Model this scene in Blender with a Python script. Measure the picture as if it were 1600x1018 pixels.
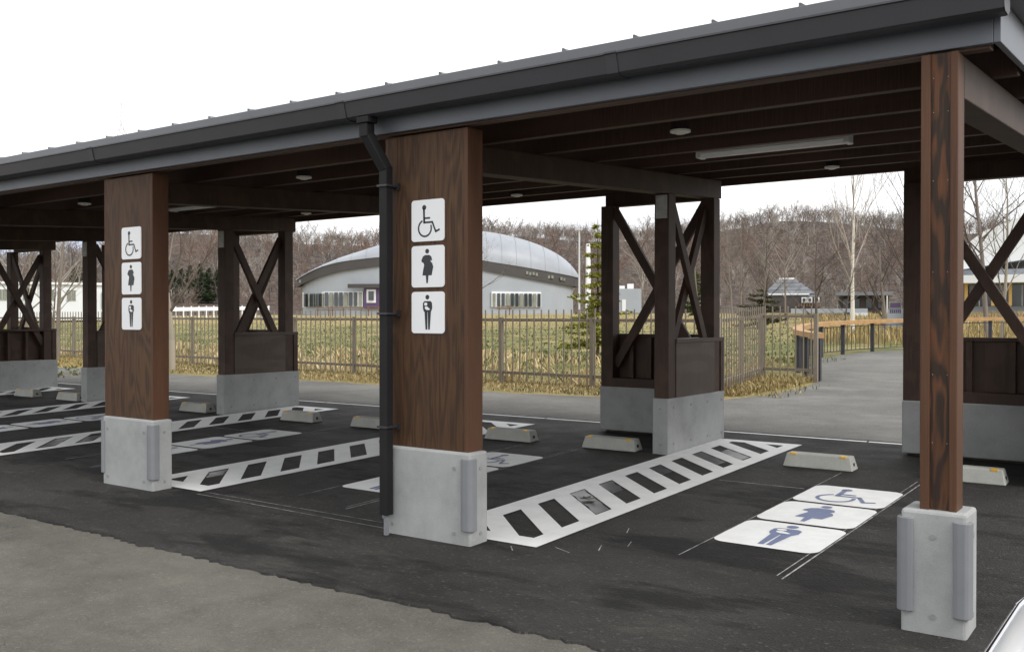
import bpy, bmesh, math, random
import numpy as np
from mathutils import Vector, Matrix

random.seed(7)
rng = np.random.default_rng(11)
R = math.radians
scene = bpy.context.scene
for o in list(bpy.data.objects):
    bpy.data.objects.remove(o)
col = scene.collection

# ------------------------------------------------------------------ camera
FPX, W_PX = 1513.3, 1600.0
YAW, PITCH = R(-35.584), R(-0.4916)
CAM_H = 1.5
cam_d = bpy.data.cameras.new('camera')
cam_d.sensor_fit = 'HORIZONTAL'
cam_d.sensor_width = 36.0
cam_d.lens = FPX / W_PX * 36.0
cam_d.clip_start = 0.05
cam_d.clip_end = 20000
cam = bpy.data.objects.new('camera', cam_d)
col.objects.link(cam)
cam.location = (0, 0, CAM_H)
cam.rotation_euler = (R(90) + PITCH, 0, -YAW)
scene.camera = cam

# ------------------------------------------------------------------ sky, sun, exposure
SUN_EL, SUN_AZ = R(42), R(100)          # azimuth clockwise from +Y
world = bpy.data.worlds.new('World')
scene.world = world
world.use_nodes = True
nt = world.node_tree
for n in list(nt.nodes):
    nt.nodes.remove(n)
w_out = nt.nodes.new('ShaderNodeOutputWorld')
w_bg = nt.nodes.new('ShaderNodeBackground')
w_bg.inputs['Strength'].default_value = 0.1
sky = nt.nodes.new('ShaderNodeTexSky')
sky.sky_type = 'NISHITA'
sky.sun_disc = False
sky.sun_elevation = SUN_EL
sky.sun_rotation = SUN_AZ
sky.dust_density = 4.0
hsv = nt.nodes.new('ShaderNodeHueSaturation')
hsv.inputs['Saturation'].default_value = 0.25
tc = nt.nodes.new('ShaderNodeTexCoord')
mp = nt.nodes.new('ShaderNodeMapping')
mp.inputs['Scale'].default_value = (2.2, 2.2, 9.0)
cn = nt.nodes.new('ShaderNodeTexNoise')
cn.inputs['Scale'].default_value = 2.0
cn.inputs['Detail'].default_value = 6.0
cr = nt.nodes.new('ShaderNodeValToRGB')       # layered overcast cloud
cr.color_ramp.elements[0].position = 0.25
cr.color_ramp.elements[0].color = (6.6, 6.75, 6.95, 1)
cr.color_ramp.elements[1].position = 0.60
cr.color_ramp.elements[1].color = (10.6, 10.65, 10.7, 1)
mx = nt.nodes.new('ShaderNodeMix')
mx.data_type = 'RGBA'
mx.inputs[0].default_value = 0.85
L = nt.links.new
L(sky.outputs[0], hsv.inputs['Color'])
L(tc.outputs['Generated'], mp.inputs['Vector'])
L(mp.outputs[0], cn.inputs['Vector'])
L(cn.outputs['Fac'], cr.inputs[0])
L(hsv.outputs[0], mx.inputs[6])
L(cr.outputs[0], mx.inputs[7])
L(mx.outputs[2], w_bg.inputs['Color'])
L(w_bg.outputs[0], w_out.inputs[0])

sun_d = bpy.data.lights.new('sun', 'SUN')
sun_d.energy = 1.3
sun_d.angle = R(25)
sun_d.color = (1.0, 0.97, 0.92)
sun = bpy.data.objects.new('sun', sun_d)
col.objects.link(sun)
sdir = Vector((math.sin(SUN_AZ) * math.cos(SUN_EL), math.cos(SUN_AZ) * math.cos(SUN_EL), math.sin(SUN_EL)))
sun.rotation_euler = sdir.to_track_quat('Z', 'Y').to_euler()

vs = scene.view_settings
vs.view_transform = 'Standard'
vs.look = 'None'
vs.gamma = 1.0
vs.exposure = 0.68
vs.use_curve_mapping = False

# ------------------------------------------------------------------ materials
def new_mat(name):
    m = bpy.data.materials.new(name)
    m.use_nodes = True
    t = m.node_tree
    return m, t, t.nodes['Principled BSDF']

def N(t, kind, **kw):
    n = t.nodes.new(kind)
    for k, v in kw.items():
        if hasattr(n, k):
            setattr(n, k, v)
        else:
            n.inputs[k].default_value = v
    return n

def ramp(t, fac, stops):
    r = t.nodes.new('ShaderNodeValToRGB')
    el = r.color_ramp.elements
    while len(el) < len(stops):
        el.new(0.5)
    for e, (p, c) in zip(el, stops):
        e.position = p
        e.color = (c[0], c[1], c[2], 1)
    t.links.new(fac, r.inputs[0])
    return r.outputs[0]

def coords(t, scale=(1, 1, 1), kind='Object'):
    c = t.nodes.new('ShaderNodeTexCoord')
    m = t.nodes.new('ShaderNodeMapping')
    m.inputs['Scale'].default_value = scale
    if kind == 'World':
        g = t.nodes.new('ShaderNodeNewGeometry')
        t.links.new(g.outputs['Position'], m.inputs['Vector'])
    else:
        t.links.new(c.outputs[kind], m.inputs['Vector'])
    return m.outputs[0]

def noise(t, vec, scale, detail=4, rough=0.55):
    n = N(t, 'ShaderNodeTexNoise')
    n.inputs['Scale'].default_value = scale
    n.inputs['Detail'].default_value = detail
    n.inputs['Roughness'].default_value = rough
    t.links.new(vec, n.inputs['Vector'])
    return n.outputs['Fac']

def mixc(t, fac, a, b, mode='MIX'):
    m = t.nodes.new('ShaderNodeMix')
    m.data_type = 'RGBA'
    m.blend_type = mode
    for v, i in ((fac, 0), (a, 6), (b, 7)):
        if hasattr(v, 'links'):
            t.links.new(v, m.inputs[i])
        elif i == 0:
            m.inputs[0].default_value = v
        else:
            m.inputs[i].default_value = (v[0], v[1], v[2], 1)
    return m.outputs[2]

def math_(t, op, a, b=0.0):
    m = t.nodes.new('ShaderNodeMath')
    m.operation = op
    for v, i in ((a, 0), (b, 1)):
        if hasattr(v, 'links'):
            t.links.new(v, m.inputs[i])
        else:
            m.inputs[i].default_value = v
    return m.outputs[0]

def bump(t, b, h, strength=0.3, dist=0.01):
    n = t.nodes.new('ShaderNodeBump')
    n.inputs['Strength'].default_value = strength
    n.inputs['Distance'].default_value = dist
    t.links.new(h, n.inputs['Height'])
    t.links.new(n.outputs[0], b.inputs['Normal'])

def plain(name, c, rough=0.6, var=0.12, scale=6, metal=0.0, spec=0.5, bmp=0.0):
    m, t, b = new_mat(name)
    v = coords(t, kind='World')
    f = noise(t, v, scale, 5)
    lo = [x * (1 - var) for x in c]
    hi = [min(1, x * (1 + var)) for x in c]
    t.links.new(ramp(t, f, [(0.3, lo), (0.7, hi)]), b.inputs['Base Color'])
    b.inputs['Roughness'].default_value = rough
    b.inputs['Metallic'].default_value = metal
    b.inputs['Specular IOR Level'].default_value = spec
    if bmp:
        bump(t, b, noise(t, v, scale * 15, 3), bmp, 0.004)
    return m

def m_concrete(name='cast_concrete', c=(0.375, 0.382, 0.382)):
    m, t, b = new_mat(name)
    v = coords(t, kind='World')
    a = noise(t, v, 3.0, 6, 0.65)
    base = ramp(t, a, [(0.25, [x * 0.72 for x in c]), (0.5, [x * 0.95 for x in c]), (0.75, [x * 1.1 for x in c])])
    fine = noise(t, v, 170, 3, 0.7)
    base = mixc(t, 0.35, base, ramp(t, fine, [(0.3, (0.30, 0.31, 0.30)), (0.7, (0.62, 0.63, 0.61))]), 'OVERLAY')
    v2 = coords(t, (9, 9, 0.7), 'World')
    st = noise(t, v2, 2.2, 4, 0.6)                 # faint vertical run marks
    base = mixc(t, ramp(t, st, [(0.52, (0, 0, 0)), (0.75, (0.22, 0.22, 0.22))]), base, (0.27, 0.275, 0.27))
    vo = t.nodes.new('ShaderNodeTexVoronoi')       # air holes
    vo.inputs['Scale'].default_value = 26
    t.links.new(v, vo.inputs['Vector'])
    hole = ramp(t, vo.outputs['Distance'], [(0.03, (1, 1, 1)), (0.07, (0, 0, 0))])
    base = mixc(t, math_(t, 'MULTIPLY', hole, 0.5), base, (0.12, 0.12, 0.115))
    t.links.new(base, b.inputs['Base Color'])
    b.inputs['Roughness'].default_value = 0.85
    bump(t, b, math_(t, 'SUBTRACT', fine, math_(t, 'MULTIPLY', hole, 2.0)), 0.25, 0.003)
    return m

def m_wood(name, dark, mid, light, freq=34, sc=(2.6, 2.6, 0.55), rough=0.6, contrast=(0.35, 0.9), det=1.2):
    """rotary-cut stained timber: contour bands of a stretched noise field"""
    m, t, b = new_mat(name)
    info = t.nodes.new('ShaderNodeObjectInfo')
    v = coords(t, sc, 'World')
    add = t.nodes.new('ShaderNodeVectorMath')
    add.operation = 'ADD'
    sc_ = t.nodes.new('ShaderNodeVectorMath')
    sc_.operation = 'SCALE'
    cmb = t.nodes.new('ShaderNodeCombineXYZ')
    for i in range(3):
        t.links.new(info.outputs['Random'], cmb.inputs[i])
    t.links.new(cmb.outputs[0], sc_.inputs[0])
    sc_.inputs['Scale'].default_value = 37.0
    t.links.new(v, add.inputs[0])
    t.links.new(sc_.outputs[0], add.inputs[1])
    f = noise(t, add.outputs[0], 1.1, det, 0.45)
    s = math_(t, 'SINE', math_(t, 'MULTIPLY', f, freq))
    s = math_(t, 'MULTIPLY', math_(t, 'ADD', s, 1.0), 0.5)
    v3 = coords(t, (60, 60, 1.6), 'World')
    fib = noise(t, v3, 3.0, 4, 0.6)
    base = ramp(t, s, [(contrast[0], dark), (contrast[1], mid)])
    base = mixc(t, ramp(t, fib, [(0.45, (0, 0, 0)), (0.8, (0.8, 0.8, 0.8))]), base, light)
    big = noise(t, coords(t, (1.2, 1.2, 0.8), 'World'), 2.0, 3)
    base = mixc(t, ramp(t, big, [(0.35, (0, 0, 0)), (0.75, (0.5, 0.5, 0.5))]), base, dark)
    t.links.new(base, b.inputs['Base Color'])
    b.inputs['Roughness'].default_value = rough
    b.inputs['Specular IOR Level'].default_value = 0.35
    bump(t, b, fib, 0.15, 0.003)
    return m

def m_asphalt(name, c, patch=0.35, rough=0.75, spec=0.4, grain=0.9, stain=None, bumps=0.6, dust=None):
    m, t, b = new_mat(name)
    v = coords(t, kind='World')
    big = noise(t, v, 0.55, 5, 0.6)
    med = noise(t, v, 3.2, 6, 0.7)
    fine = noise(t, v, 140, 2, 0.8)
    vor = t.nodes.new('ShaderNodeTexVoronoi')
    vor.inputs['Scale'].default_value = 75
    t.links.new(v, vor.inputs['Vector'])
    base = ramp(t, big, [(0.3, [x * (1 - patch) for x in c]), (0.7, [x * (1 + patch * 0.7) for x in c])])
    base = mixc(t, 0.55, base, ramp(t, med, [(0.3, (0.3, 0.3, 0.3)), (0.7, (0.68, 0.68, 0.67))]), 'OVERLAY')
    base = mixc(t, grain * 0.6, base, ramp(t, fine, [(0.33, (0.22, 0.22, 0.22)), (0.68, (0.78, 0.78, 0.76))]), 'OVERLAY')
    chip = ramp(t, vor.outputs['Color'], [(0.80, (0, 0, 0)), (0.93, (1, 1, 1))])
    base = mixc(t, math_(t, 'MULTIPLY', chip, 0.30 * grain * grain), base, [min(1, x * 2.6 + 0.02) for x in c])
    if stain:
        st = noise(t, coords(t, (0.45, 1.25, 1), 'World'), 1.5, 7, 0.66)       # damp, oily blotches
        base = mixc(t, ramp(t, st, [(0.50, (0, 0, 0)), (0.58, (0.85, 0.85, 0.85))]), base, stain)
        sc2 = noise(t, coords(t, (0.8, 2.2, 1), 'World'), 2.3, 8, 0.72)        # pale dusty scuffs
        base = mixc(t, ramp(t, sc2, [(0.57, (0, 0, 0)), (0.72, (0.55, 0.55, 0.55))]), base, [c[0] * 2.5, c[1] * 2.35, c[2] * 2.1])
    if dust:
        d1 = noise(t, coords(t, (0.7, 1.3, 1), 'World'), 1.1, 7, 0.68)
        base = mixc(t, ramp(t, d1, [(0.52, (0, 0, 0)), (0.70, (0.5, 0.5, 0.5))]), base, dust)
        d2 = noise(t, v, 7.0, 6, 0.75)                                         # dark tar spots
        base = mixc(t, math_(t, 'MULTIPLY', ramp(t, d2, [(0.63, (0, 0, 0)), (0.69, (0.8, 0.8, 0.8))]), ramp(t, big, [(0.40, (1, 1, 1)), (0.52, (0.0, 0.0, 0.0))])), base, (0.04, 0.037, 0.033))
    t.links.new(base, b.inputs['Base Color'])
    rr = ramp(t, med, [(0.3, (rough - 0.12,) * 3), (0.7, (min(1, rough + 0.12),) * 3)])
    t.links.new(rr, b.inputs['Roughness'])
    b.inputs['Specular IOR Level'].default_value = spec
    bump(t, b, math_(t, 'ADD', fine, vor.outputs['Distance']), bumps, 0.004)
    return m

def m_tint(name, rough=0.8, mul=1.0, translucent=0.0):
    m, t, b = new_mat(name)
    a = t.nodes.new('ShaderNodeAttribute')
    a.attribute_name = 'tint'
    t.links.new(a.outputs['Color'], b.inputs['Base Color'])
    b.inputs['Roughness'].default_value = rough
    b.inputs['Specular IOR Level'].default_value = 0.2
    return m

def m_field(name):
    m, t, b = new_mat(name)
    v = coords(t, kind='World')
    big = noise(t, v, 0.09, 5, 0.6)
    med = noise(t, v, 0.8, 6, 0.7)
    fine = noise(t, v, 14, 4, 0.75)
    base = ramp(t, big, [(0.36, (0.22, 0.185, 0.085)), (0.52, (0.33, 0.265, 0.13)), (0.68, (0.41, 0.33, 0.175))])
    sep = t.nodes.new('ShaderNodeSeparateXYZ')                    # sown turf belt between the verge and the far field
    t.links.new(v, sep.inputs[0])
    yw = math_(t, 'ADD', sep.outputs[1], math_(t, 'MULTIPLY', big, 14.0))
    belt = ramp(t, math_(t, 'DIVIDE', yw, 80.0), [(0.27, (0.15, 0.15, 0.15)), (0.33, (1, 1, 1)), (0.58, (0.9, 0.9, 0.9)), (0.70, (0.12, 0.12, 0.12))])
    grn = ramp(t, med, [(0.38, (0, 0, 0)), (0.56, (0.85, 0.85, 0.85))])
    base = mixc(t, math_(t, 'MULTIPLY', grn, belt), base, (0.095, 0.125, 0.045))
    base = mixc(t, 0.8, base, ramp(t, fine, [(0.3, (0.25, 0.25, 0.25)), (0.7, (0.75, 0.74, 0.7))]), 'OVERLAY')
    t.links.new(base, b.inputs['Base Color'])
    b.inputs['Roughness'].default_value = 0.95
    b.inputs['Specular IOR Level'].default_value = 0.1
    bump(t, b, fine, 0.8, 0.05)
    return m

def m_paint(name, c, wear=0.5):
    m, t, b = new_mat(name)
    v = coords(t, kind='World')
    f = noise(t, v, 5, 6, 0.7)
    fine = noise(t, v, 120, 3, 0.8)
    base = ramp(t, f, [(0.3, [x * 0.86 for x in c]), (0.6, c)])
    wr = ramp(t, math_(t, 'MULTIPLY', fine, math_(t, 'ADD', f, 0.25)), [(0.52, (0, 0, 0)), (0.66, (wear, wear, wear))])
    base = mixc(t, wr, base, [x * 0.35 for x in c])
    t.links.new(base, b.inputs['Base Color'])
    b.inputs['Roughness'].default_value = 0.6
    bump(t, b, fine, 0.3, 0.002)
    return m

M = {}
M['concrete'] = m_concrete()
M['stop_concrete'] = m_concrete('stop_concrete', (0.45, 0.45, 0.42))
M['ply'] = m_wood('stained_plywood', (0.037, 0.0162, 0.0066), (0.076, 0.0358, 0.0142), (0.140, 0.072, 0.031), 84, (4.2, 4.2, 0.72), contrast=(0.05, 1.0), det=2.2)
M['post_wood'] = m_wood('stained_post_wood', (0.066, 0.0275, 0.0135), (0.092, 0.0405, 0.0205), (0.125, 0.060, 0.033), 14, (5, 5, 0.4))
M['figured'] = m_wood('figured_larch_ply', (0.026, 0.014, 0.0088), (0.130, 0.050, 0.019), (0.055, 0.027, 0.014), 38, (10.0, 10.0, 1.9), contrast=(0.22, 1.0), det=2.0)
M['frame_wood'] = m_wood('dark_stained_frame_wood', (0.047, 0.0265, 0.0185), (0.070, 0.040, 0.028), (0.104, 0.063, 0.046), 12, (4, 4, 4))
M['panel_wood'] = m_wood('weathered_panel_wood', (0.075, 0.054, 0.043), (0.105, 0.078, 0.063), (0.14, 0.107, 0.09), 20, (0.9, 0.9, 3.2))
M['purlin_wood'] = m_wood('stained_purlin_wood', (0.078, 0.045, 0.034), (0.110, 0.065, 0.050), (0.15, 0.094, 0.075), 12, (0.6, 4, 4))
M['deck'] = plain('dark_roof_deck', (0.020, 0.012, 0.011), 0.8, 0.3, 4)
M['metal'] = plain('charcoal_coated_metal', (0.034, 0.034, 0.041), 0.46, 0.10, 2.5)
M['roof_metal'] = plain('slate_grey_roof_metal', (0.12, 0.125, 0.14), 0.4, 0.10, 2.0)
M['fascia'] = plain('blue_grey_fascia_metal', (0.105, 0.117, 0.140), 0.42, 0.10, 2.0)
M['pipe'] = plain('black_brown_pipe', (0.014, 0.013, 0.0145), 0.65, 0.12, 3, 0.0, 0.25)
M['guard'] = plain('grey_rubber_guard', (0.205, 0.214, 0.228), 0.6, 0.07, 5)
M['plug'] = plain('grey_plug', (0.26, 0.265, 0.255), 0.7, 0.1, 30)
M['steel'] = plain('galvanised_plate', (0.42, 0.43, 0.43), 0.45, 0.2, 14, 0.5)
M['bolt'] = plain('dark_bolt', (0.04, 0.04, 0.042), 0.5, 0.2, 14, 0.5)
M['sign'] = plain('white_sign_sheet', (0.80, 0.81, 0.83), 0.35, 0.02, 2)
M['ink'] = plain('black_sign_print', (0.018, 0.02, 0.026), 0.4, 0.1, 5)
M['white_paint'] = m_paint('white_road_paint', (0.83, 0.835, 0.83), 0.5)
M['blue_paint'] = m_paint('slate_blue_road_paint', (0.155, 0.19, 0.33), 0.4)
M['chalk'] = plain('chalk_line', (0.30, 0.30, 0.30), 0.9, 0.75, 14)
M['orange'] = plain('orange_reflector', (0.80, 0.45, 0.03), 0.4, 0.15, 30)
M['new_asphalt'] = m_asphalt('new_dark_asphalt', (0.036, 0.034, 0.0325), 0.45, 0.75, 0.22, 1.3, (0.011, 0.0105, 0.0105), 1.0)
M['old_asphalt'] = m_asphalt('old_bleached_asphalt', (0.122, 0.1155, 0.102), 0.2, 0.9, 0.2, 0.8, None, 1.0, (0.185, 0.175, 0.154))
M['path'] = m_asphalt('grey_path_asphalt', (0.150, 0.147, 0.138), 0.3, 0.85, 0.25, 1.0, None, 0.6, (0.25, 0.247, 0.235))
M['base_shade'] = plain('dark_base_shade', (0.085, 0.07, 0.05), 0.95, 0.4, 8, bmp=0.8)  # dark tone standing in for the shadow under the rear cross walls
M['field'] = m_field('dry_grass_field')
m, t, b = new_mat('hillside_brush')
v_ = coords(t, (1, 1, 0.35), 'World')
c1 = ramp(t, noise(t, v_, 0.55, 8, 0.78), [(0.34, (0.028, 0.023, 0.021)), (0.5, (0.085, 0.069, 0.060)), (0.66, (0.20, 0.175, 0.155))])
c1 = mixc(t, ramp(t, noise(t, v_, 0.025, 4), [(0.45, (0, 0, 0)), (0.62, (0.35, 0.35, 0.35))]), c1, (0.13, 0.082, 0.064))
t.links.new(c1, b.inputs['Base Color'])
b.inputs['Roughness'].default_value = 1.0
b.inputs['Specular IOR Level'].default_value = 0.05
M['litter'] = m
M['fence'] = plain('grey_brown_fence_paint', (0.215, 0.182, 0.143), 0.55, 0.12, 3)
M['rail_wood'] = m_wood('honey_rail_wood', (0.36, 0.205, 0.085), (0.43, 0.255, 0.115), (0.50, 0.32, 0.16), 16, (3, 3, 3))
M['rail_dark'] = plain('dark_rail_steel', (0.035, 0.037, 0.046), 0.5, 0.15, 5)
M['tint'] = m_tint('plant_tint')
M['lamp_white'] = plain('white_lamp_housing', (0.84, 0.84, 0.81), 0.4, 0.05, 5)
M['lens'] = plain('cream_lamp_lens', (0.85, 0.82, 0.72), 0.3, 0.03, 5)
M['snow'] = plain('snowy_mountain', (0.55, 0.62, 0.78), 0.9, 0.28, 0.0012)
M['dome_roof'] = plain('pale_metal_roof', (0.29, 0.31, 0.345), 0.45, 0.12, 0.25)
M['dome_rib'] = plain('roof_rib_metal', (0.27, 0.29, 0.32), 0.5, 0.1, 0.3)
M['dome_band'] = plain('dark_eave_band', (0.055, 0.05, 0.05), 0.7, 0.1, 0.5)
M['dome_wall'] = plain('pale_grey_wall', (0.31, 0.335, 0.37), 0.7, 0.07, 0.3)
M['white_wall'] = plain('white_wall', (0.66, 0.68, 0.70), 0.6, 0.05, 0.3)
M['frame_white'] = plain('white_frame', (0.75, 0.76, 0.78), 0.5, 0.04, 1)
M['glass'] = plain('dark_glass', (0.035, 0.045, 0.05), 0.08, 0.3, 0.4, 0, 0.7)
M['dull_glass'] = plain('curtained_glass', (0.21, 0.22, 0.18), 0.2, 0.2, 0.6)
M['slate'] = plain('grey_slate_roof', (0.17, 0.18, 0.20), 0.5, 0.25, 0.8)
M['dark_wall'] = plain('dark_timber_wall', (0.05, 0.042, 0.042), 0.7, 0.2, 1)
M['pole'] = plain('galvanised_pole', (0.5, 0.51, 0.52), 0.5, 0.08, 1)
M['plum'] = plain('plum_print', (0.085, 0.05, 0.13), 0.5, 0.1, 3)
M['amber'] = plain('amber_wood_column', (0.62, 0.40, 0.13), 0.6, 0.1, 2)
M['brown'] = plain('brown_timber', (0.16, 0.085, 0.05), 0.7, 0.2, 3)
M['car_paint'] = plain('white_car_paint', (0.72, 0.73, 0.74), 0.16, 0.02, 2)
M['chrome'] = plain('chrome', (0.7, 0.71, 0.74), 0.12, 0.05, 4, 1.0)
M['rubber'] = plain('tyre_rubber', (0.018, 0.018, 0.018), 0.8, 0.15, 20)
M['lampglass'] = plain('headlight_glass', (0.45, 0.47, 0.5), 0.06, 0.05, 4)
m, t, b = new_mat('puddle_water')
b.inputs['Base Color'].default_value = (0.02, 0.02, 0.02, 1)
t.links.new(ramp(t, noise(t, coords(t, kind='World'), 5, 3), [(0.35, (0.28,) * 3), (0.65, (0.36,) * 3)]), b.inputs['Roughness'])
b.inputs['IOR'].default_value = 1.33
b.inputs['Specular IOR Level'].default_value = 1.0
M['puddle'] = m

# ------------------------------------------------------------------ mesh helpers
S_GR = 0.0236
def gz(y):
    return S_GR * y

LOC = {}
def wloc(o):
    return Vector(LOC.get(o.name, (0, 0, 0))) if o else Vector((0, 0, 0))

class MB:
    """collects world-space shapes, build() links them as ONE mesh object"""
    def __init__(self):
        self.v, self.f = [], []
    def add(self, vs_, fs_):
        n = len(self.v)
        self.v += [tuple(p) for p in vs_]
        self.f += [tuple(i + n for i in q) for q in fs_]
        return self
    def box(self, x0, x1, y0, y1, z0, z1, sl=0.0, yref=0.0):
        """box whose top/bottom follow slope sl in y (about yref)"""
        d = lambda y: sl * (y - yref)
        self.add([(x0, y0, z0 + d(y0)), (x1, y0, z0 + d(y0)), (x1, y1, z0 + d(y1)), (x0, y1, z0 + d(y1)),
                  (x0, y0, z1 + d(y0)), (x1, y0, z1 + d(y0)), (x1, y1, z1 + d(y1)), (x0, y1, z1 + d(y1))],
                 [(3, 2, 1, 0), (4, 5, 6, 7), (0, 1, 5, 4), (1, 2, 6, 5), (2, 3, 7, 6), (3, 0, 4, 7)])
        return self
    def obox(self, c, ax, ay, az, sx, sy, sz):
        c = Vector(c); ax = Vector(ax).normalized(); ay = Vector(ay).normalized(); az = Vector(az).normalized()
        P = []
        for k in (-1, 1):
            for j, i in ((-1, -1), (-1, 1), (1, 1), (1, -1)):
                P.append(c + ax * (i * sx / 2) + ay * (j * sy / 2) + az * (k * sz / 2))
        self.add(P, [(3, 2, 1, 0), (4, 5, 6, 7), (0, 1, 5, 4), (1, 2, 6, 5), (2, 3, 7, 6), (3, 0, 4, 7)])
        return self
    def beam(self, a, b_, wid, dep, side):
        """rectangular bar from a to b, `side` = direction of its depth"""
        a = Vector(a); b_ = Vector(b_)
        d = (b_ - a).normalized(); s = Vector(side).normalized(); u = d.cross(s).normalized(); s = u.cross(d)
        return self.obox((a + b_) / 2, d, u, s, (b_ - a).length, wid, dep)
    def prism(self, poly, axis, a, b_):
        """extrude a 2D polygon along axis 0/1/2 from a to b"""
        n = len(poly)
        def P(p, t):
            return {0: (t, p[0], p[1]), 1: (p[0], t, p[1]), 2: (p[0], p[1], t)}[axis]
        self.add([P(p, a) for p in poly] + [P(p, b_) for p in poly],
                 [tuple(range(n - 1, -1, -1)), tuple(range(n, 2 * n))] +
                 [(i, (i + 1) % n, n + (i + 1) % n, n + i) for i in range(n)])
        return self
    def tube(self, pts, rad, sides=8, cap=True):
        pts = [Vector(p) for p in pts]
        if not hasattr(rad, '__len__'):
            rad = [rad] * len(pts)
        rings = []
        for i, p in enumerate(pts):
            d = (pts[min(i + 1, len(pts) - 1)] - pts[max(i - 1, 0)]).normalized()
            up = Vector((0, 0, 1)) if abs(d.z) < 0.95 else Vector((1, 0, 0))
            u = d.cross(up).normalized(); w = d.cross(u)
            rings.append([p + (u * math.cos(a) + w * math.sin(a)) * rad[i] for a in [2 * math.pi * k / sides for k in range(sides)]])
        vs_ = [q for r_ in rings for q in r_]
        fs_ = []
        for i in range(len(pts) - 1):
            for k in range(sides):
                fs_.append((i * sides + k, i * sides + (k + 1) % sides, (i + 1) * sides + (k + 1) % sides, (i + 1) * sides + k))
        if cap:
            fs_.append(tuple(range(sides - 1, -1, -1)))
            fs_.append(tuple((len(pts) - 1) * sides + k for k in range(sides)))
        self.add(vs_, fs_)
        return self
    def build(self, name, mat, parent=None, bevel=0.0, smooth=False, seg=2):
        me = bpy.data.meshes.new(name)
        off = wloc(parent)
        me.from_pydata([(p[0] - off.x, p[1] - off.y, p[2] - off.z) for p in self.v], [], self.f)
        bm = bmesh.new()
        bm.from_mesh(me)
        if bevel:
            bmesh.ops.remove_doubles(bm, verts=bm.verts, dist=1e-5)
            bmesh.ops.bevel(bm, geom=list(bm.edges), offset=bevel, segments=seg, profile=0.5, affect='EDGES', clamp_overlap=True)
        bmesh.ops.recalc_face_normals(bm, faces=bm.faces)
        bm.to_mesh(me)
        bm.free()
        if smooth:
            me.polygons.foreach_set('use_smooth', [True] * len(me.polygons))
        me.materials.append(M[mat] if isinstance(mat, str) else mat)
        return link(name, me, parent)

def link(name, me, parent=None):
    o = bpy.data.objects.new(name, me)
    col.objects.link(o)
    if parent:
        o.parent = parent
    LOC[o.name] = tuple(wloc(parent))
    return o

def share(src, name, parent, loc=(0, 0, 0), rotz=0.0):
    """another piece with the mesh data of src"""
    o = bpy.data.objects.new(name, src.data)
    col.objects.link(o)
    o.parent = parent
    o.location = loc
    o.rotation_euler = (0, 0, rotz)
    return o

def thing(name, label, cat, loc=(0, 0, 0), group=None):
    o = bpy.data.objects.new(name, None)
    col.objects.link(o)
    o.location = loc
    LOC[o.name] = tuple(loc)
    tag(o, label, cat, group)
    return o

def tag(o, label=None, cat=None, group=None, kind=None):
    for k, v_ in (('label', label), ('category', cat), ('group', group), ('kind', kind)):
        if v_:
            o[k] = v_
    return o

def tinted(name, V, F, T, mat='tint', parent=None, smooth=False):
    """numpy mesh: V (n,3), F (m,3 or 4), T per-vertex rgb"""
    off = np.array(wloc(parent))
    me = bpy.data.meshes.new(name)
    V = np.asarray(V, dtype=np.float32) - off.astype(np.float32)
    F = np.asarray(F, dtype=np.int32)
    k = F.shape[1]
    me.vertices.add(len(V)); me.vertices.foreach_set('co', V.ravel())
    me.loops.add(F.size); me.loops.foreach_set('vertex_index', F.ravel())
    me.polygons.add(len(F))
    me.polygons.foreach_set('loop_start', np.arange(len(F), dtype=np.int32) * k)
    me.polygons.foreach_set('loop_total', np.full(len(F), k, dtype=np.int32))
    me.update(calc_edges=True)
    at = me.color_attributes.new('tint', 'FLOAT_COLOR', 'POINT')
    rgba = np.ones((len(V), 4), dtype=np.float32)
    rgba[:, :3] = T
    at.data.foreach_set('color', rgba.ravel())
    if smooth:
        me.polygons.foreach_set('use_smooth', [True] * len(F))
    me.materials.append(M[mat])
    return link(name, me, parent)

def at(px, depth_d, py=None):
    """ground position seen at picture column px, at ground distance depth_d from the camera"""
    h = YAW + math.atan((px - 800) / FPX)
    return (math.sin(h) * depth_d, math.cos(h) * depth_d)

def smooth01(a, b_, x):
    x = np.clip((x - a) / (b_ - a), 0, 1)
    return x * x * (3 - 2 * x)

# ------------------------------------------------------------------ ground and hills
_rp = np.array([-400, 0, 130, 270, 460, 600, 800, 930, 1126, 1217, 1300, 1420, 1550, 1700, 2100.])
_re = np.array([95, 100, 106, 146, 130, 130, 140, 137, 151, 163, 159, 149, 148, 140, 120.])
_ra = np.arctan((_rp - 800) / FPX)
RIDGE_H = YAW + _ra
RIDGE_Z = _re * 395 * np.cos(_ra) / FPX - 5.2      # ridge crest below the seen tree tops
def terrain(x, y):
    x = np.asarray(x, float); y = np.asarray(y, float)
    d = np.hypot(x, y)
    h = np.arctan2(x, y)
    yy = np.clip(y, -400, 60)
    z = S_GR * yy + 0.011 * np.clip(y - 60, 0, 60)
    rz = np.interp(h, RIDGE_H, RIDGE_Z)
    z = z + rz * smooth01(165, 400, d) * (y > 0)
    z = z + smooth01(165, 330, d) * 1.6 * np.sin(x * 0.045) * np.cos(y * 0.038)
    return z

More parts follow.
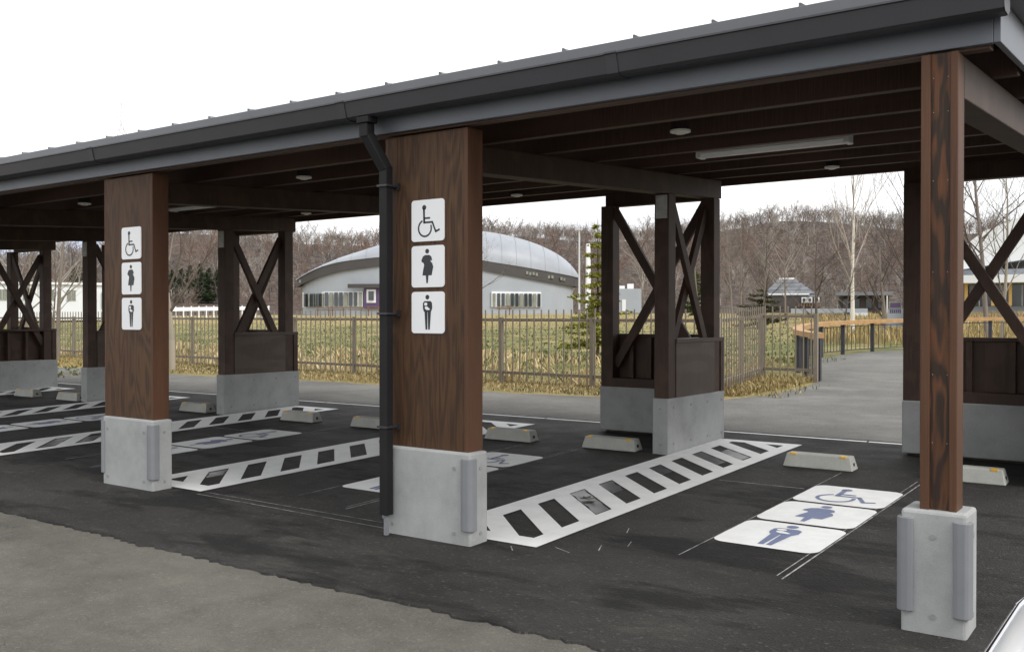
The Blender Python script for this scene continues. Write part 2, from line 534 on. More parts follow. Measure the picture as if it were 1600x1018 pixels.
gx = np.concatenate([-np.geomspace(900, 45, 70), np.linspace(-44, 20, 70), np.geomspace(21, 500, 30)])
gy = np.concatenate([-np.geomspace(200, 21, 10), np.linspace(-20, 60, 60), np.geomspace(62, 520, 90)])
GX, GY = np.meshgrid(gx, gy)
GZ = terrain(GX, GY) - 0.012
nx, ny = len(gx), len(gy)
idx = np.arange(nx * ny).reshape(ny, nx)
F_ = np.stack([idx[:-1, :-1], idx[:-1, 1:], idx[1:, 1:], idx[1:, :-1]], -1).reshape(-1, 4)
ground = tinted('ground', np.stack([GX, GY, GZ], -1).reshape(-1, 3), F_, np.zeros((nx * ny, 3)) + 0.2, 'field', smooth=True)
ground.data.materials.append(M['litter'])
cd = np.hypot(GX, GY)[:-1, :-1].ravel()
ground.data.polygons.foreach_set('material_index', (cd > 168).astype(np.int32))
tag(ground, kind='structure')

def sheet(name, poly, lift, mat, kind='structure', parent=None, label=None, cut=None):
    """flat polygon following the slope of the lot"""
    b_ = MB()
    b_.add([(x, y, gz(y) + lift) for x, y in poly], [tuple(range(len(poly)))])
    o = b_.build(name, mat, parent)
    return tag(o, label, None, None, None if parent else kind)

# bleached lane in front, new asphalt of the lot with a ragged joint, grey footpath behind
jag = [(x, 3.56 + 0.010 * math.sin(x * 1.7) + 0.006 * math.sin(x * 7.3) + rng.normal(0, 0.010)) for x in np.arange(-32, 12.01, 0.045)]
lane = sheet('lane', [(12, -20), (12, 3.8), (-32, 3.8), (-32, -20)], 0.0, 'old_asphalt')
lot = MB()
top = [(x, y, gz(y) + 0.010) for x, y in jag]
back = [(x, 10.16 + rng.uniform(-0.012, 0.012), gz(10.16) + 0.010) for x, y in jag]
n_ = len(top)
skirt = [(p[0], p[1] - 0.006, p[2] - 0.012) for p in top]
lot.add(top + back + skirt, [(i, i + 1, n_ + i + 1, n_ + i) for i in range(n_ - 1)] + [(2 * n_ + i, 2 * n_ + i + 1, i + 1, i) for i in range(n_ - 1)])
lot = tag(lot.build('parking_lot', 'new_asphalt'), kind='structure')
pth = [(-32, 10.14), (12, 10.14), (12, 34), (4, 31.5), (-1.5, 30), (-4.6, 28.6), (-6.4, 27.2), (-7.1, 25.9), (-7.35, 24.4), (-7.3, 22.4), (-6.75, 19.9), (-6.1, 18.2), (-5.42, 16.75), (-5.28, 15.2), (-5.42, 13.9), (-5.75, 13.0), (-6.6, 12.72)]
pth += [(x, 12.62 + 0.1 * math.sin(x * 0.8) + rng.uniform(-0.05, 0.05)) for x in np.arange(-7.5, -32.1, -0.5)]
path = sheet('path', pth, 0.004, 'path')

# ------------------------------------------------------------------ painted markings
PAINT_Z = 0.0145
def flat(polys, name, mat, parent, lift=PAINT_Z):
    b_ = MB()
    for p in polys:
        b_.add([(x, y, gz(y) + lift) for x, y in p], [tuple(range(len(p)))])
    return b_.build(name, mat, parent)

def clipy(poly, y0, y1):
    for lim, sgn in ((y0, 1), (y1, -1)):
        out = []
        for i in range(len(poly)):
            a, b_ = poly[i - 1], poly[i]
            ia, ib = sgn * (a[1] - lim) >= 0, sgn * (b_[1] - lim) >= 0
            if ia != ib:
                t_ = (lim - a[1]) / (b_[1] - a[1])
                out.append((a[0] + t_ * (b_[0] - a[0]), lim))
            if ib:
                out.append(b_)
        poly = out
        if len(poly) < 3:
            return []
    return poly

HATCH = [0, -3.21, -6.50, -9.80, -13.1]
HL = ['white hatched strip running back from the sign column beside the downpipe', 'white hatched strip running back from the second sign column',
      'white hatched strip left of the second sign column', 'far white hatched strip, fourth from the right', 'farthest white hatched strip at the left edge']
for k, dx in enumerate(HATCH):
    x0, x1, xi0, xi1, y0, y1 = -4.11 + dx, -3.25 + dx, -3.93 + dx, -3.39 + dx, 4.79, 9.50
    yi0, yi1 = 4.97, 9.36
    polys = [[(x0, y0), (x1, y0), (x1, yi0), (x0, yi0)], [(x0, yi1), (x1, yi1), (x1, y1), (x0, y1)],
             [(x0, yi0), (xi0, yi0), (xi0, yi1), (x0, yi1)], [(xi1, yi0), (x1, yi0), (x1, yi1), (xi1, yi1)]]
    for j in range(-2, 13):
        ya = 5.60 + 0.432 * j
        p = clipy([(xi0, ya), (xi1, ya - 0.52), (xi1, ya - 0.305), (xi0, ya + 0.215)], yi0, yi1)
        if p:
            polys.append(p)
    tag(flat(polys, 'hatch_marking', 'white_paint', lot), HL[k])

tag(flat([[(x, 10.0), (x + 1.93, 10.0), (x + 1.93, 10.055), (x, 10.055)] for x in np.arange(-32, 11.5, 1.95)], 'edge_line', 'white_paint', lot, 0.0138), 'thin white line along the back of the lot')

def chalk(segs, wid=0.007):
    polys = []
    for (xa, ya), (xb, yb) in segs:
        d = Vector((xb - xa, yb - ya)).normalized(); n = Vector((-d.y, d.x)) * wid / 2
        polys.append([(xa - n.x, ya - n.y), (xb - n.x, yb - n.y), (xb + n.x, yb + n.y), (xa + n.x, ya + n.y)])
    return flat(polys, 'chalk_line', 'chalk', lot, 0.0125)
for dx in HATCH[:3]:
    chalk([((-1.80 + dx, 4.95), (-1.80 + dx, 8.1))], 0.010)
    chalk([((-1.845 + dx, 5.0), (-1.845 + dx, 8.1))], 0.007)
    chalk([((-2.465 + dx, 5.1), (-2.465 + dx, 8.2))], 0.007)
    chalk([((-3.2 + dx, 7.36), (-2.5 + dx, 7.36))], 0.010)
    if dx == HATCH[1]:
        chalk([((-3.2 + dx, 4.80), (-1.2 + dx, 4.78))], 0.006)
        chalk([((-3.2 + dx, 4.72), (-0.9 + dx, 4.66))], 0.006)
chalk([((-0.8, 7.4), (-0.2, 7.4))])
sc = [((-3.16, 4.86), (-3.02, 4.80)), ((-2.95, 5.05), (-2.90, 4.93)), ((-2.84, 5.22), (-2.80, 5.10)), ((-3.02, 5.52), (-2.97, 5.40)), ((-3.4, 4.74), (-3.33, 4.66))]
for s_ in sc:
    chalk([s_], 0.006)

# pictograms in a unit square (u right, v up)
def circ(cu, cv, ru, rv=None, n=20):
    rv = rv or ru
    return [(cu + ru * math.cos(2 * math.pi * i / n), cv + rv * math.sin(2 * math.pi * i / n)) for i in range(n)]
def stroke(pts, w):
    out = []
    for (a, b_) in zip(pts[:-1], pts[1:]):
        d = Vector((b_[0] - a[0], b_[1] - a[1])).normalized(); n = Vector((-d.y, d.x)) * w / 2; e = d * w * 0.35
        out.append([(a[0] - n.x - e.x, a[1] - n.y - e.y), (b_[0] - n.x + e.x, b_[1] - n.y + e.y), (b_[0] + n.x + e.x, b_[1] + n.y + e.y), (a[0] + n.x - e.x, a[1] + n.y - e.y)])
    return out
def ring(cu, cv, r, w, a0, a1, n=26):
    out = []
    for i in range(n):
        t0, t1 = R(a0 + (a1 - a0) * i / n), R(a0 + (a1 - a0) * (i + 1) / n)
        ro, ri = r + w / 2, r - w / 2
        out.append([(cu + ri * math.cos(t0), cv + ri * math.sin(t0)), (cu + ro * math.cos(t0), cv + ro * math.sin(t0)), (cu + ro * math.cos(t1), cv + ro * math.sin(t1)), (cu + ri * math.cos(t1), cv + ri * math.sin(t1))])
    return out
def pxn(pts, y0, y1):
    return [((x - 47) / 224.0, 1 - (y - y0) / (y1 - y0)) for x, y in pts]
PIC = {}
PIC['wheelchair'] = ([circ(0.395, 0.815, 0.062)] + stroke([(0.385, 0.78), (0.395, 0.455)], 0.058) + stroke([(0.40, 0.555), (0.56, 0.555)], 0.042)
                     + stroke([(0.39, 0.452), (0.64, 0.455), (0.745, 0.225), (0.85, 0.265)], 0.046) + ring(0.415, 0.315, 0.195, 0.044, 112, 382))
PIC['pregnant'] = [circ(0.485, 0.865, 0.058), pxn([(140, 437), (170, 437), (184, 449), (189, 473), (181, 479), (177, 468), (179, 482), (190, 495), (197, 520), (191, 550), (186, 578), (123, 578), (128, 540), (135, 505), (130, 491), (117, 484), (116, 472), (126, 447)], 372, 660),
                   pxn([(146, 578), (164, 578), (160, 632), (150, 632)], 372, 660)]
PIC['parent'] = [circ(0.49, 0.87, 0.058), pxn([(137, 751), (177, 751), (188, 762), (190, 800), (181, 824), (133, 824), (126, 800), (126, 764)], 687, 972),
                 pxn([(137, 824), (157, 824), (156, 946), (144, 946)], 687, 972), pxn([(159, 824), (181, 824), (173, 946), (162, 946)], 687, 972)]
BABY = [pxn([(x * 11 + 146, y * 11 + 772) for x, y in circ(0, 0, 1, 1, 14)], 687, 972),
        pxn([(140, 790), (152, 786), (162, 794), (175, 806), (170, 813), (152, 812), (141, 804)], 687, 972)]

def rounded(w, h, r, n=6):
    out = []
    for cx_, cy_, a in ((w / 2 - r, h / 2 - r, 0), (-w / 2 + r, h / 2 - r, 90), (-w / 2 + r, -h / 2 + r, 180), (w / 2 - r, -h / 2 + r, 270)):
        for i in range(n + 1):
            t_ = R(a + 90 * i / n)
            out.append((cx_ + r * math.cos(t_), cy_ + r * math.sin(t_)))
    return out

PLATES = [('wheelchair', 7.245), ('pregnant', 6.545), ('parent', 5.845)]
BAYN = ['nearest bay on the right', 'middle bay behind the downpipe column', 'bay left of the downpipe column', 'far left bay']
for k, dx in enumerate(HATCH[:4]):
    for kind_, yc in PLATES:
        cx_ = -2.135 + dx
        pl = flat([[(cx_ + u, yc + v_) for u, v_ in rounded(0.65, 0.655, 0.085)]], 'floor_symbol', 'white_paint', lot, 0.0137)
        tag(pl, 'white painted square with a blue %s pictogram in the %s' % ({'wheelchair': 'wheelchair', 'pregnant': 'pregnant woman', 'parent': 'parent holding a baby'}[kind_], BAYN[k]))
        conv = lambda P: [(cx_ + (u - 0.5) * 0.65, yc + (v_ - 0.5) * 0.655) for u, v_ in P]
        pc = flat([conv(P) for P in PIC[kind_]], 'pictogram', 'blue_paint', pl, 0.0160)
        if kind_ == 'parent':
            flat([conv(P) for P in BABY], 'pictogram_baby', 'white_paint', pl, 0.0180)

# puddles in the hatch gaps, and a wet leaf clump
def puddle(dx, k, u0, u1):
    """shallow water standing in gap k of a hatched strip, between the fractions u0..u1 of its width"""
    pts = []
    for u, side in [(u0 + (u1 - u0) * i / 6, 0) for i in range(7)] + [(u1 - (u1 - u0) * i / 6, 1) for i in range(7)]:
        yb = 5.383 + 0.432 * k - 0.52 * u
        e = 0.004 + (rng.uniform(0, 0.03) if 0.02 < u < 0.98 else 0)
        pts.append((-3.93 + 0.54 * u + dx, yb + e if side == 0 else yb + 0.217 - e))
    o = MB().add([(x, y, gz(y) + 0.0122) for x, y in pts], [tuple(range(14))]).build('puddle', 'puddle')
    return tag(o, None, None, None, 'structure')
puddle(0, 2, 0.01, 0.97); puddle(0, 3, 0.02, 0.5); puddle(0, 5, 0.02, 0.45); puddle(0, 7, 0.01, 0.8); puddle(0, 8, 0.3, 0.95)
puddle(HATCH[1], 0, 0.05, 0.4); puddle(HATCH[2], 1, 0.05, 0.9); puddle(HATCH[2], 2, 0.3, 0.9)
lf = MB()
for i in range(9):
    a = i * 0.75 + 0.2
    l_ = random.uniform(0.06, 0.115)
    c_ = Vector((-3.70, 6.11, gz(6.11) + 0.022))
    d = Vector((math.cos(a), math.sin(a), random.uniform(0.05, 0.3)))
    s_ = Vector((-math.sin(a), math.cos(a), 0))
    lf.add([c_, c_ + d * l_ * 0.5 + s_ * 0.018, c_ + d * l_, c_ + d * l_ * 0.5 - s_ * 0.018], [(0, 1, 2, 3)])
tag(lf.build('leaf_clump', plain('wet_dark_leaf', (0.035, 0.033, 0.018), 0.5, 0.3, 40)), 'small dark clump of wet leaves lying in the hatched strip', 'leaf')

# ------------------------------------------------------------------ the carport
carport = thing('carport', 'long open timber carport with dark metal gutter roof over the accessible bays', 'carport', (-8.0, 7.4, gz(7.4)))
RS = 0.056                                   # roof pitch, rising towards the back
XL, XR = -21.0, -0.70

def corner_guard(parent, xc, yc, sx, z0, z1, wf=0.085, ws=0.05):
    """rounded rubber strip wrapped round a front corner; sx = +1 right corner, -1 left"""
    o = 0.018
    P = [(-wf, 0.004), (-wf + 0.004, -o * 0.75), (-wf * 0.6, -o * 1.1), (-o * 0.2, -o * 1.05), (o * 0.6, -o * 0.55), (o, o * 0.3), (o, ws), (-0.004, ws), (-0.004, 0.004)]
    P = [(xc + sx * p[0], yc + p[1]) for p in P]
    MB().prism(P, 2, z0, z1).build('corner_guard', 'guard', parent, 0.004)

def plug(parent, c, nrm):
    c = Vector(c); n = Vector(nrm)
    MB().tube([c - n * 0.004, c + n * 0.0035], 0.0125, 10).build('bolt_plug', 'plug', parent)

def pier(x0, x1, y0, y1, zt, lab, guards=True, wf=0.066):
    p = MB().box(x0, x1, y0, y1, gz(y0) - 0.05, zt).build('concrete_pier', 'concrete', carport, 0.014, seg=2)
    p['label'] = lab
    g0 = gz(y0)
    corner_guard(p, x1, y0, 1, g0 + 0.10, zt - 0.035, wf)
    corner_guard(p, x0, y0, -1, g0 + 0.10, zt - 0.035, wf * (0.5 if x1 - x0 > 0.5 else 1))
    return p

# two broad sign columns (and the next one beyond the picture), one slim end post
for k, dx in enumerate((0.0, -3.20, -6.45)):
    x0, x1 = -4.30 + dx, -3.60 + dx
    p = pier(x0, x1, 4.595, 4.775, 0.68, ['broad pale concrete pier beside the downpipe', 'broad pale concrete pier of the second sign column', 'broad concrete pier at the far left'][k])
    g0 = gz(4.6)
    for xx in (x0 + 0.07, x1 - 0.125):
        for zz in (g0 + 0.075, 0.68 - 0.10):
            plug(p, (xx, 4.595, zz), (0, -1, 0))
    for zz in (g0 + 0.075, 0.68 - 0.10):
        plug(p, (x1, 4.70, zz), (1, 0, 0))
    c = MB().box(x0 - 0.012, x1 - 0.041, 4.625, 4.770, 0.6795, 2.655).build('sign_column', 'ply', carport, 0.004)
    c['label'] = ['broad brown plywood column with the downpipe', 'broad brown plywood column, second from the right', 'broad brown column at the far left'][k]
    MB().box(x1 - 0.066, x1 - 0.038, 4.6235, 4.7725, 0.6797, 2.6548).build('edge_strip', 'post_wood', c, 0.003)
    MB().box(x0 - 0.014, x0 + 0.008, 4.6235, 4.7725, 0.6797, 2.6548).build('edge_strip', 'post_wood', c, 0.003)
p = pier(-1.095, -0.825, 4.50, 4.73, 0.655, 'slim concrete pier under the end post', wf=0.056)
for zz in (gz(4.5) + 0.09, 0.655 - 0.11):
    plug(p, (-0.96, 4.50, zz), (0, -1, 0)); plug(p, (-0.825, 4.64, zz), (1, 0, 0))
c = MB().box(-1.025, -0.985, 4.535, 4.665, 0.6545, 2.655).build('end_post', 'post_wood', carport, 0.004)
c['label'] = 'slim reddish end post with a dark figured inlay'
MB().box(-0.905, -0.872, 4.535, 4.665, 0.6545, 2.655).build('edge_strip', 'post_wood', c, 0.004)
MB().box(-0.9848, -0.9052, 4.548, 4.655, 0.6546, 2.6545).build('inlay_board', 'figured', c)
for zz in (0.95, 1.25, 1.7, 2.1, 2.4, 2.55):
    for xx in (-0.975, -0.915):
        MB().tube([(xx, 4.549, zz), (xx, 4.5455, zz)], 0.0022, 6).build('nail', 'plug', c)

# roof: deck, standing seams, fascia, gutter, downpipe
roof = MB().box(XL, XR + 0.06, 4.47, 10.40, 2.86, 2.955, RS, 4.5).build('roof', 'roof_metal', carport, 0.004)
seam0 = None
for i in range(44):
    xs = -1.549 + 0.4385 * 2 - 0.4385 * i
    if xs > XR + 0.03 or xs < XL + 0.1:
        continue
    if seam0 is None:
        sb = MB()
        sb.add([(-0.006, 4.48, 0), (0.030, 4.48, 0), (0.030, 10.38, RS * 5.9), (-0.006, 10.38, RS * 5.9),
                (-0.006, 4.48, 0.019), (0.004, 4.48, 0.019), (0.004, 10.38, RS * 5.9 + 0.019), (-0.006, 10.38, RS * 5.9 + 0.019)],
               [(3, 2, 1, 0), (4, 5, 6, 7), (0, 1, 5, 4), (1, 2, 6, 5), (2, 3, 7, 6), (3, 0, 4, 7)])
        seam0 = sb.build('seam', 'roof_metal')
        seam0.parent = roof
        base_off = wloc(roof)
        seam0.location = Vector((xs, 0, 2.9535)) - base_off
    else:
        share(seam0, 'seam', roof, Vector((xs, 0, 2.9535)) - base_off)
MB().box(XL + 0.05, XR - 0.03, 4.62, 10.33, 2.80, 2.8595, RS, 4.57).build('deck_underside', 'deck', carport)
MB().box(XL, -0.742, 4.566, 4.600, 2.673, 2.859).build('fascia', 'fascia', carport, 0.003)
MB().box(-0.741, -0.712, 4.568, 10.36, 2.673, 2.862, RS, 4.57).build('side_fascia', 'fascia', carport, 0.003)
MB().box(XL, -0.745, 10.330, 10.362, 2.673, 2.858, RS, 4.57).build('rear_fascia', 'fascia', carport, 0.003)
gut = [(4.562, 2.882), (4.562, 2.795), (4.548, 2.772), (4.52, 2.764), (4.445, 2.764), (4.425, 2.776), (4.402, 2.865), (4.392, 2.868), (4.394, 2.878), (4.412, 2.878), (4.44, 2.792), (4.54, 2.792), (4.55, 2.882)]
gutter = MB().prism(gut, 0, XL, -0.682).build('gutter', 'metal', carport)
gj = [(y + (0.004 if y > 4.5 else -0.005), z - 0.004 if z < 2.8 else z + 0.002) for y, z in gut[:9]]
for xj in (-2.52, -4.50, -7.36, -10.5, -14.0):
    MB().prism(gj + [(4.41, 2.87), (4.55, 2.87)], 0, xj - 0.035, xj + 0.035).build('gutter_joint', 'metal', gutter)
MB().prism([(y, z) for y, z in [(4.56, 2.88), (4.56, 2.795), (4.52, 2.766), (4.445, 2.766), (4.425, 2.778), (4.40, 2.878)]], 0, -0.6815, -0.676).build('gutter_end_cap', 'metal', gutter)
dp = MB().box(-4.365, -4.265, 4.41, 4.50, 2.725, 2.7638).build('downpipe', 'pipe', carport, 0.004)
MB().box(-4.352, -4.282, 4.42, 4.49, 2.64, 2.7245).build('outlet', 'pipe', dp, 0.004)
MB().beam((-4.317, 4.455, 2.66), (-4.240, 4.548, 2.44), 0.066, 0.066, (1, 0, 0)).build('elbow', 'pipe', dp, 0.006)
MB().box(-4.273, -4.209, 4.518, 4.580, 0.245, 2.46).build('pipe_length', 'pipe', dp, 0.005)
for zz in (2.33, 1.52, 0.80):
    MB().box(-4.283, -4.197, 4.507, 4.6235, zz, zz + 0.012).build('bracket', 'metal', dp)
    MB().box(-4.196, -4.186, 4.600, 4.6235, zz - 0.014, zz + 0.026).build('bracket_clip', 'bolt', dp)
MB().box(-4.250, -4.226, 4.535, 4.559, gz(4.55), 0.246).build('drain_spigot', 'guard', dp)

# purlins along the bays, then the main beams under them
for yy in (4.605, 5.36, 6.15, 6.955, 7.75, 8.53, 9.30, 10.22):
    MB().box(XL + 0.06, -0.760, yy, yy + 0.085, 2.66, 2.7995, RS, 4.57).build('purlin', 'purlin_wood', carport, 0.004)
BEAMX = (-1.03, -4.275, -7.53, -10.815, -14.095, -17.30)
for bx_ in BEAMX:
    MB().box(bx_, bx_ + 0.158, 4.777 if bx_ < -1.1 else 4.672, 9.52, 2.47, 2.6575, RS, 4.66).build('main_beam', 'frame_wood', carport, 0.006)

# rear supports: an L of low concrete walls with braced timber frames
def bolts(p, cx_, y, zs, n=4):
    for i in range(n):
        MB().tube([(cx_ - 0.012, y, zs + i * 0.075), (cx_ + 0.1, y, zs + i * 0.075)], 0.009, 6).build('bolt', 'bolt', p)

def support(xr, dirx, flip, lab):
    """xr = outer face of the wall that runs back; dirx=-1: cross wall goes left; flip: panel on the other side"""
    zt = 0.735
    s = dirx
    X = lambda d: xr + s * d                      # d metres inwards from the outer face
    bx2 = lambda d0, d1: (min(X(d0), X(d1)), max(X(d0), X(d1)))
    a, b_ = bx2(0, 0.165)
    w1 = MB().box(a, b_, 8.28, 9.60, gz(8.28) - 0.04, zt).build('concrete_wall', 'concrete', carport, 0.010)
    w1['label'] = lab
    for yy in (8.40, 8.78, 9.17, 9.52):
        for zz in (gz(8.9) + 0.09, zt - 0.09):
            plug(w1, (X(0), yy, zz), (-s, 0, 0))
    for zz in (gz(8.3) + 0.10, zt - 0.10):
        plug(w1, (X(0.08), 8.28, zz), (0, -1, 0))
    a, b_ = bx2(0.166, 1.37)
    w2 = MB().box(a, b_, 9.35, 9.58, gz(9.4) + 0.035, zt + 0.004).build('concrete_wall', 'concrete', carport, 0.010)
    MB().box(a + 0.04, b_ - 0.04, 9.42, 9.54, gz(9.4) - 0.05, gz(9.4) + 0.034).build('shadow_footing', 'base_shade', w2)  # recessed base, coloured dark to give the black shadow strip below the wall
    # posts
    for d0, y0 in ((0.008, 8.305), (0.008, 9.345), (1.215, 9.365)):
        a, b_ = bx2(d0, d0 + 0.15)
        po = MB().box(a, b_, y0, y0 + 0.15, zt + (0.004 if d0 > 1 else 0) - 0.0004, 2.47 + RS * (y0 - 4.66) + 0.003).build('post', 'frame_wood', carport, 0.005)
        if d0 < 1 and y0 > 9:
            bolts(po, min(X(0.03), X(0.13)), y0 + 0.075, 2.22)
    a, b_ = bx2(-0.004, 0.012)
    MB().box(min(X(0.02), X(0.14)), max(X(0.02), X(0.14)), 8.292, 8.3045, 2.44, 2.66).build('joint_plate', 'steel', carport, 0.002)
    # wall that runs back: panel, rail, studs, crossed braces
    pd = (0.0, 0.035) if not flip else (0.13, 0.163)
    a, b_ = bx2(*pd)
    MB().box(a, b_, 8.456, 9.344, zt - 0.0004, 1.255).build('wall_panel', 'panel_wood' if not flip else 'frame_wood', carport, 0.003)
    a, b_ = bx2(-0.006, 0.165)
    MB().box(a, b_, 8.4565, 9.58, 1.2555, 1.297).build('top_rail', 'frame_wood' if flip else 'panel_wood', carport, 0.004)
    a, b_ = bx2(-0.004, 0.15)
    MB().box(a, b_, 9.4965, 9.575, zt - 0.0004, 1.2550).build('end_stud', 'frame_wood', carport, 0.004)
    sd = (0.04, 0.09) if not flip else (0.06, 0.128)
    for yy in (8.72, 9.04):
        a, b_ = bx2(*sd)
        MB().box(a, b_, yy, yy + 0.045, zt, 1.255).build('stud', 'frame_wood', carport)
    za, zb = 0.96, 2.60
    for k_, (ya, yb, dd) in enumerate(((8.45, 9.35, 0.06), (9.35, 8.45, 0.112))):
        MB().beam((X(dd), ya, 2.62), (X(dd), yb, 1.02), 0.095, 0.048, (1, 0, 0)).build('brace', 'frame_wood', carport, 0.004)
    # cross wall
    a, b_ = bx2(0.166, 1.365)
    MB().box(a, b_, 9.535, 9.57, zt + 0.004, 1.285).build('wall_panel', 'frame_wood', carport, 0.003)
    MB().box(a, b_, 9.5, 9.575, 1.2855, 1.322).build('top_rail', 'frame_wood', carport, 0.004)
    MB().box(a, b_, 9.366, 9.53, zt + 0.0038, zt + 0.10).build('bottom_rail', 'frame_wood', carport, 0.004)
    for d0 in (0.45, 0.80, 1.02):
        a, b_ = bx2(d0, d0 + 0.05)
        MB().box(a, b_, 9.48, 9.5345, zt + 0.1003, 1.2853).build('stud', 'frame_wood', carport)
    for k_, (da, db, yy) in enumerate(((1.22, 0.15, 9.40), (0.15, 1.22, 9.452))):
        MB().beam((X(da), yy, 2.70), (X(db), yy, 0.97), 0.095, 0.048, (0, 1, 0)).build('brace', 'frame_wood', carport, 0.004)
    a, b_ = bx2(0.10, 1.40)
    MB().box(a, b_, 9.521, 9.63, 2.7425, 2.90).build('cross_beam', 'frame_wood', carport, 0.004)

support(-4.115, -1, False, 'concrete wall of the braced rear support right of the downpipe column')
support(-7.37, -1, False, 'concrete wall of the rear support behind the downpipe column')
support(-10.655, -1, False, 'concrete wall of the braced rear support between the two sign columns')
support(-13.94, -1, False, 'concrete wall of the rear support just left of the second sign column')
support(-17.12, -1, True, 'concrete wall of the rear support at the left edge')
support(-0.90, -1, False, 'concrete wall of the rear support behind the end post')

# ------------------------------------------------------------------ signs on the columns
def sign(cx_, zc, kind_, lab):
    s = thing('sign', lab, 'sign', (cx_, 4.6245, zc), 'pictogram signs on the columns')
    w, h = 0.268, 0.260
    MB().prism([(cx_ + u, zc + v_) for u, v_ in rounded(w, h, 0.022)], 1, 4.6185, 4.6243).build('sign_plate', 'sign', s)
    conv = lambda P: [(cx_ + (u - 0.5) * w, zc + (v_ - 0.5) * h) for u, v_ in P]
    b_ = MB()
    for P in PIC[kind_]:
        b_.add([(x, 4.6176, z) for x, z in conv(P)], [tuple(range(len(P)))])
    b_.build('pictogram', 'ink', s)
    if kind_ == 'parent':
        b_ = MB()
        for P in BABY:
            b_.add([(x, 4.6168, z) for x, z in conv(P)], [tuple(range(len(P)))])
        b_.build('pictogram_baby', 'sign', s)
for cx_, wh in ((-3.952, 'on the column beside the downpipe'), (-7.122, 'on the second, farther column')):
    sign(cx_, 2.107, 'wheelchair', 'white sign with a black wheelchair symbol ' + wh)
    sign(cx_, 1.820, 'pregnant', 'white sign with a black pregnant woman symbol ' + wh)
    sign(cx_, 1.532, 'parent', 'white sign with a black parent and baby symbol ' + wh)

# ------------------------------------------------------------------ ceiling lamps
def zpl(y):
    return 2.66 + RS * (y - 4.57)
DL = [(-2.83, 5.87, 'round white downlight above the nearest bay, near its front'), (-2.87, 9.20, 'round white downlight at the back of the nearest bay'),
      (-6.45, 5.87, 'round downlight left of the downpipe, near the roof front'), (-6.48, 9.15, 'round downlight at the back of the middle bay'),
      (-9.85, 5.83, 'round downlight left of the second sign column, near the front'), (-9.88, 9.03, 'round downlight at the back of the bay left of the downpipe column')]
for x, y, lab in DL:
    z = zpl(y)
    t_ = thing('downlight', lab, 'ceiling lamp', (x, y, z), 'round downlights under the carport roof')
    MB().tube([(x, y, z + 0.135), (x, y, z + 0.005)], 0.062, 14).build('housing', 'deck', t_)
    MB().tube([(x, y, z + 0.0048), (x, y, z - 0.008)], 0.068, 18).build('trim_ring', 'lamp_white', t_, smooth=False)
    MB().tube([(x, y, z - 0.0082), (x, y, z - 0.02)], [0.052, 0.03], 16).build('lens', 'lens', t_)
for x0, x1, y, lab in ((-3.46, -2.20, 7.52, 'long white tube lamp above the nearest bay'), (-10.47, -9.27, 7.36, 'white tube lamp seen right of the second sign column'), (-13.7, -12.5, 7.3, 'white tube lamp at the far left')):
    z = zpl(y) + 0.005
    t_ = thing('tube_lamp', lab, 'ceiling lamp', ((x0 + x1) / 2, y, z), 'tube lamps under the carport roof')
    MB().prism([(y - 0.05, z + 0.075), (y - 0.055, z + 0.03), (y - 0.03, z), (y + 0.03, z), (y + 0.055, z + 0.03), (y + 0.05, z + 0.075)], 0, x0 + 0.045, x1 - 0.045).build('diffuser', 'lamp_white', t_)
    for xa in (x0, x1 - 0.0445):
        MB().box(xa, xa + 0.0443, y - 0.060, y + 0.060, z - 0.004, z + 0.080).build('end_cap', 'lamp_white', t_, 0.008)
    MB().box(x0 + 0.1, x1 - 0.1, y - 0.035, y + 0.035, z + 0.0755, z + 0.135).build('mount', 'deck', t_)

# ------------------------------------------------------------------ wheel stops
WS = [(-3.0, 'right bay, left stop beside the hatched strip'), (-1.84, 'behind the end post'),
      (-6.28, 'just right of the downpipe column foot'), (-5.06, 'beside the rear support right of the downpipe column'),
      (-9.53, 'on the hatched strip right of the second sign column'), (-8.29, 'just left of the downpipe'),
      (-12.86, 'hidden behind the second sign column'), (-11.62, 'beside the rear support right of the second sign column'),
      (-16.1, 'farthest, at the left edge'), (-14.80, 'second from the left edge')]
stop0 = None
for x, lab in WS:
    if x == -12.86:
        continue
    y0 = 8.26
    z = gz(y0)
    t_ = thing('wheel_stop', 'low concrete wheel stop ' + lab, 'wheel stop', (x, y0, z + 0.011), 'concrete wheel stops')
    if stop0 is None:
        b_ = MB()
        prof = [(0.0, 0.0), (0.0, 0.0), (0.175, 0.0), (0.145, 0.115), (0.032, 0.115)]
        b_.add([(x + (0.0 if i < 2 else 0.028) if s_ == 0 else x + 0.6 - (0.0 if i < 2 else 0.028), y0 + p[0], z + 0.011 + p[1] + S_GR * p[0])
                for s_ in (0, 1) for i, p in enumerate([(0, 0), (0.175, 0), (0.148, 0.115), (0.028, 0.115)])],
               [(3, 2, 1, 0), (4, 5, 6, 7), (0, 1, 5, 4), (1, 2, 6, 5), (2, 3, 7, 6), (3, 0, 4, 7)])
        blk = b_.build('block', 'stop_concrete', t_, 0.008)
        rf = [MB().box(xx, xx + 0.05, y0 + 0.0225, y0 + 0.072, z + 0.113, z + 0.1295, S_GR, y0).build('reflector', 'orange', t_) for xx in (x + 0.06, x + 0.49)]
        ho = MB().box(x + 0.585, x + 0.592, y0 + 0.07, y0 + 0.10, z + 0.045, z + 0.075).build('end_socket', 'bolt', t_)
        stop0 = (blk, rf[0], rf[1], ho)
    else:
        for s_ in stop0:
            share(s_, s_.name.split('.')[0], t_)

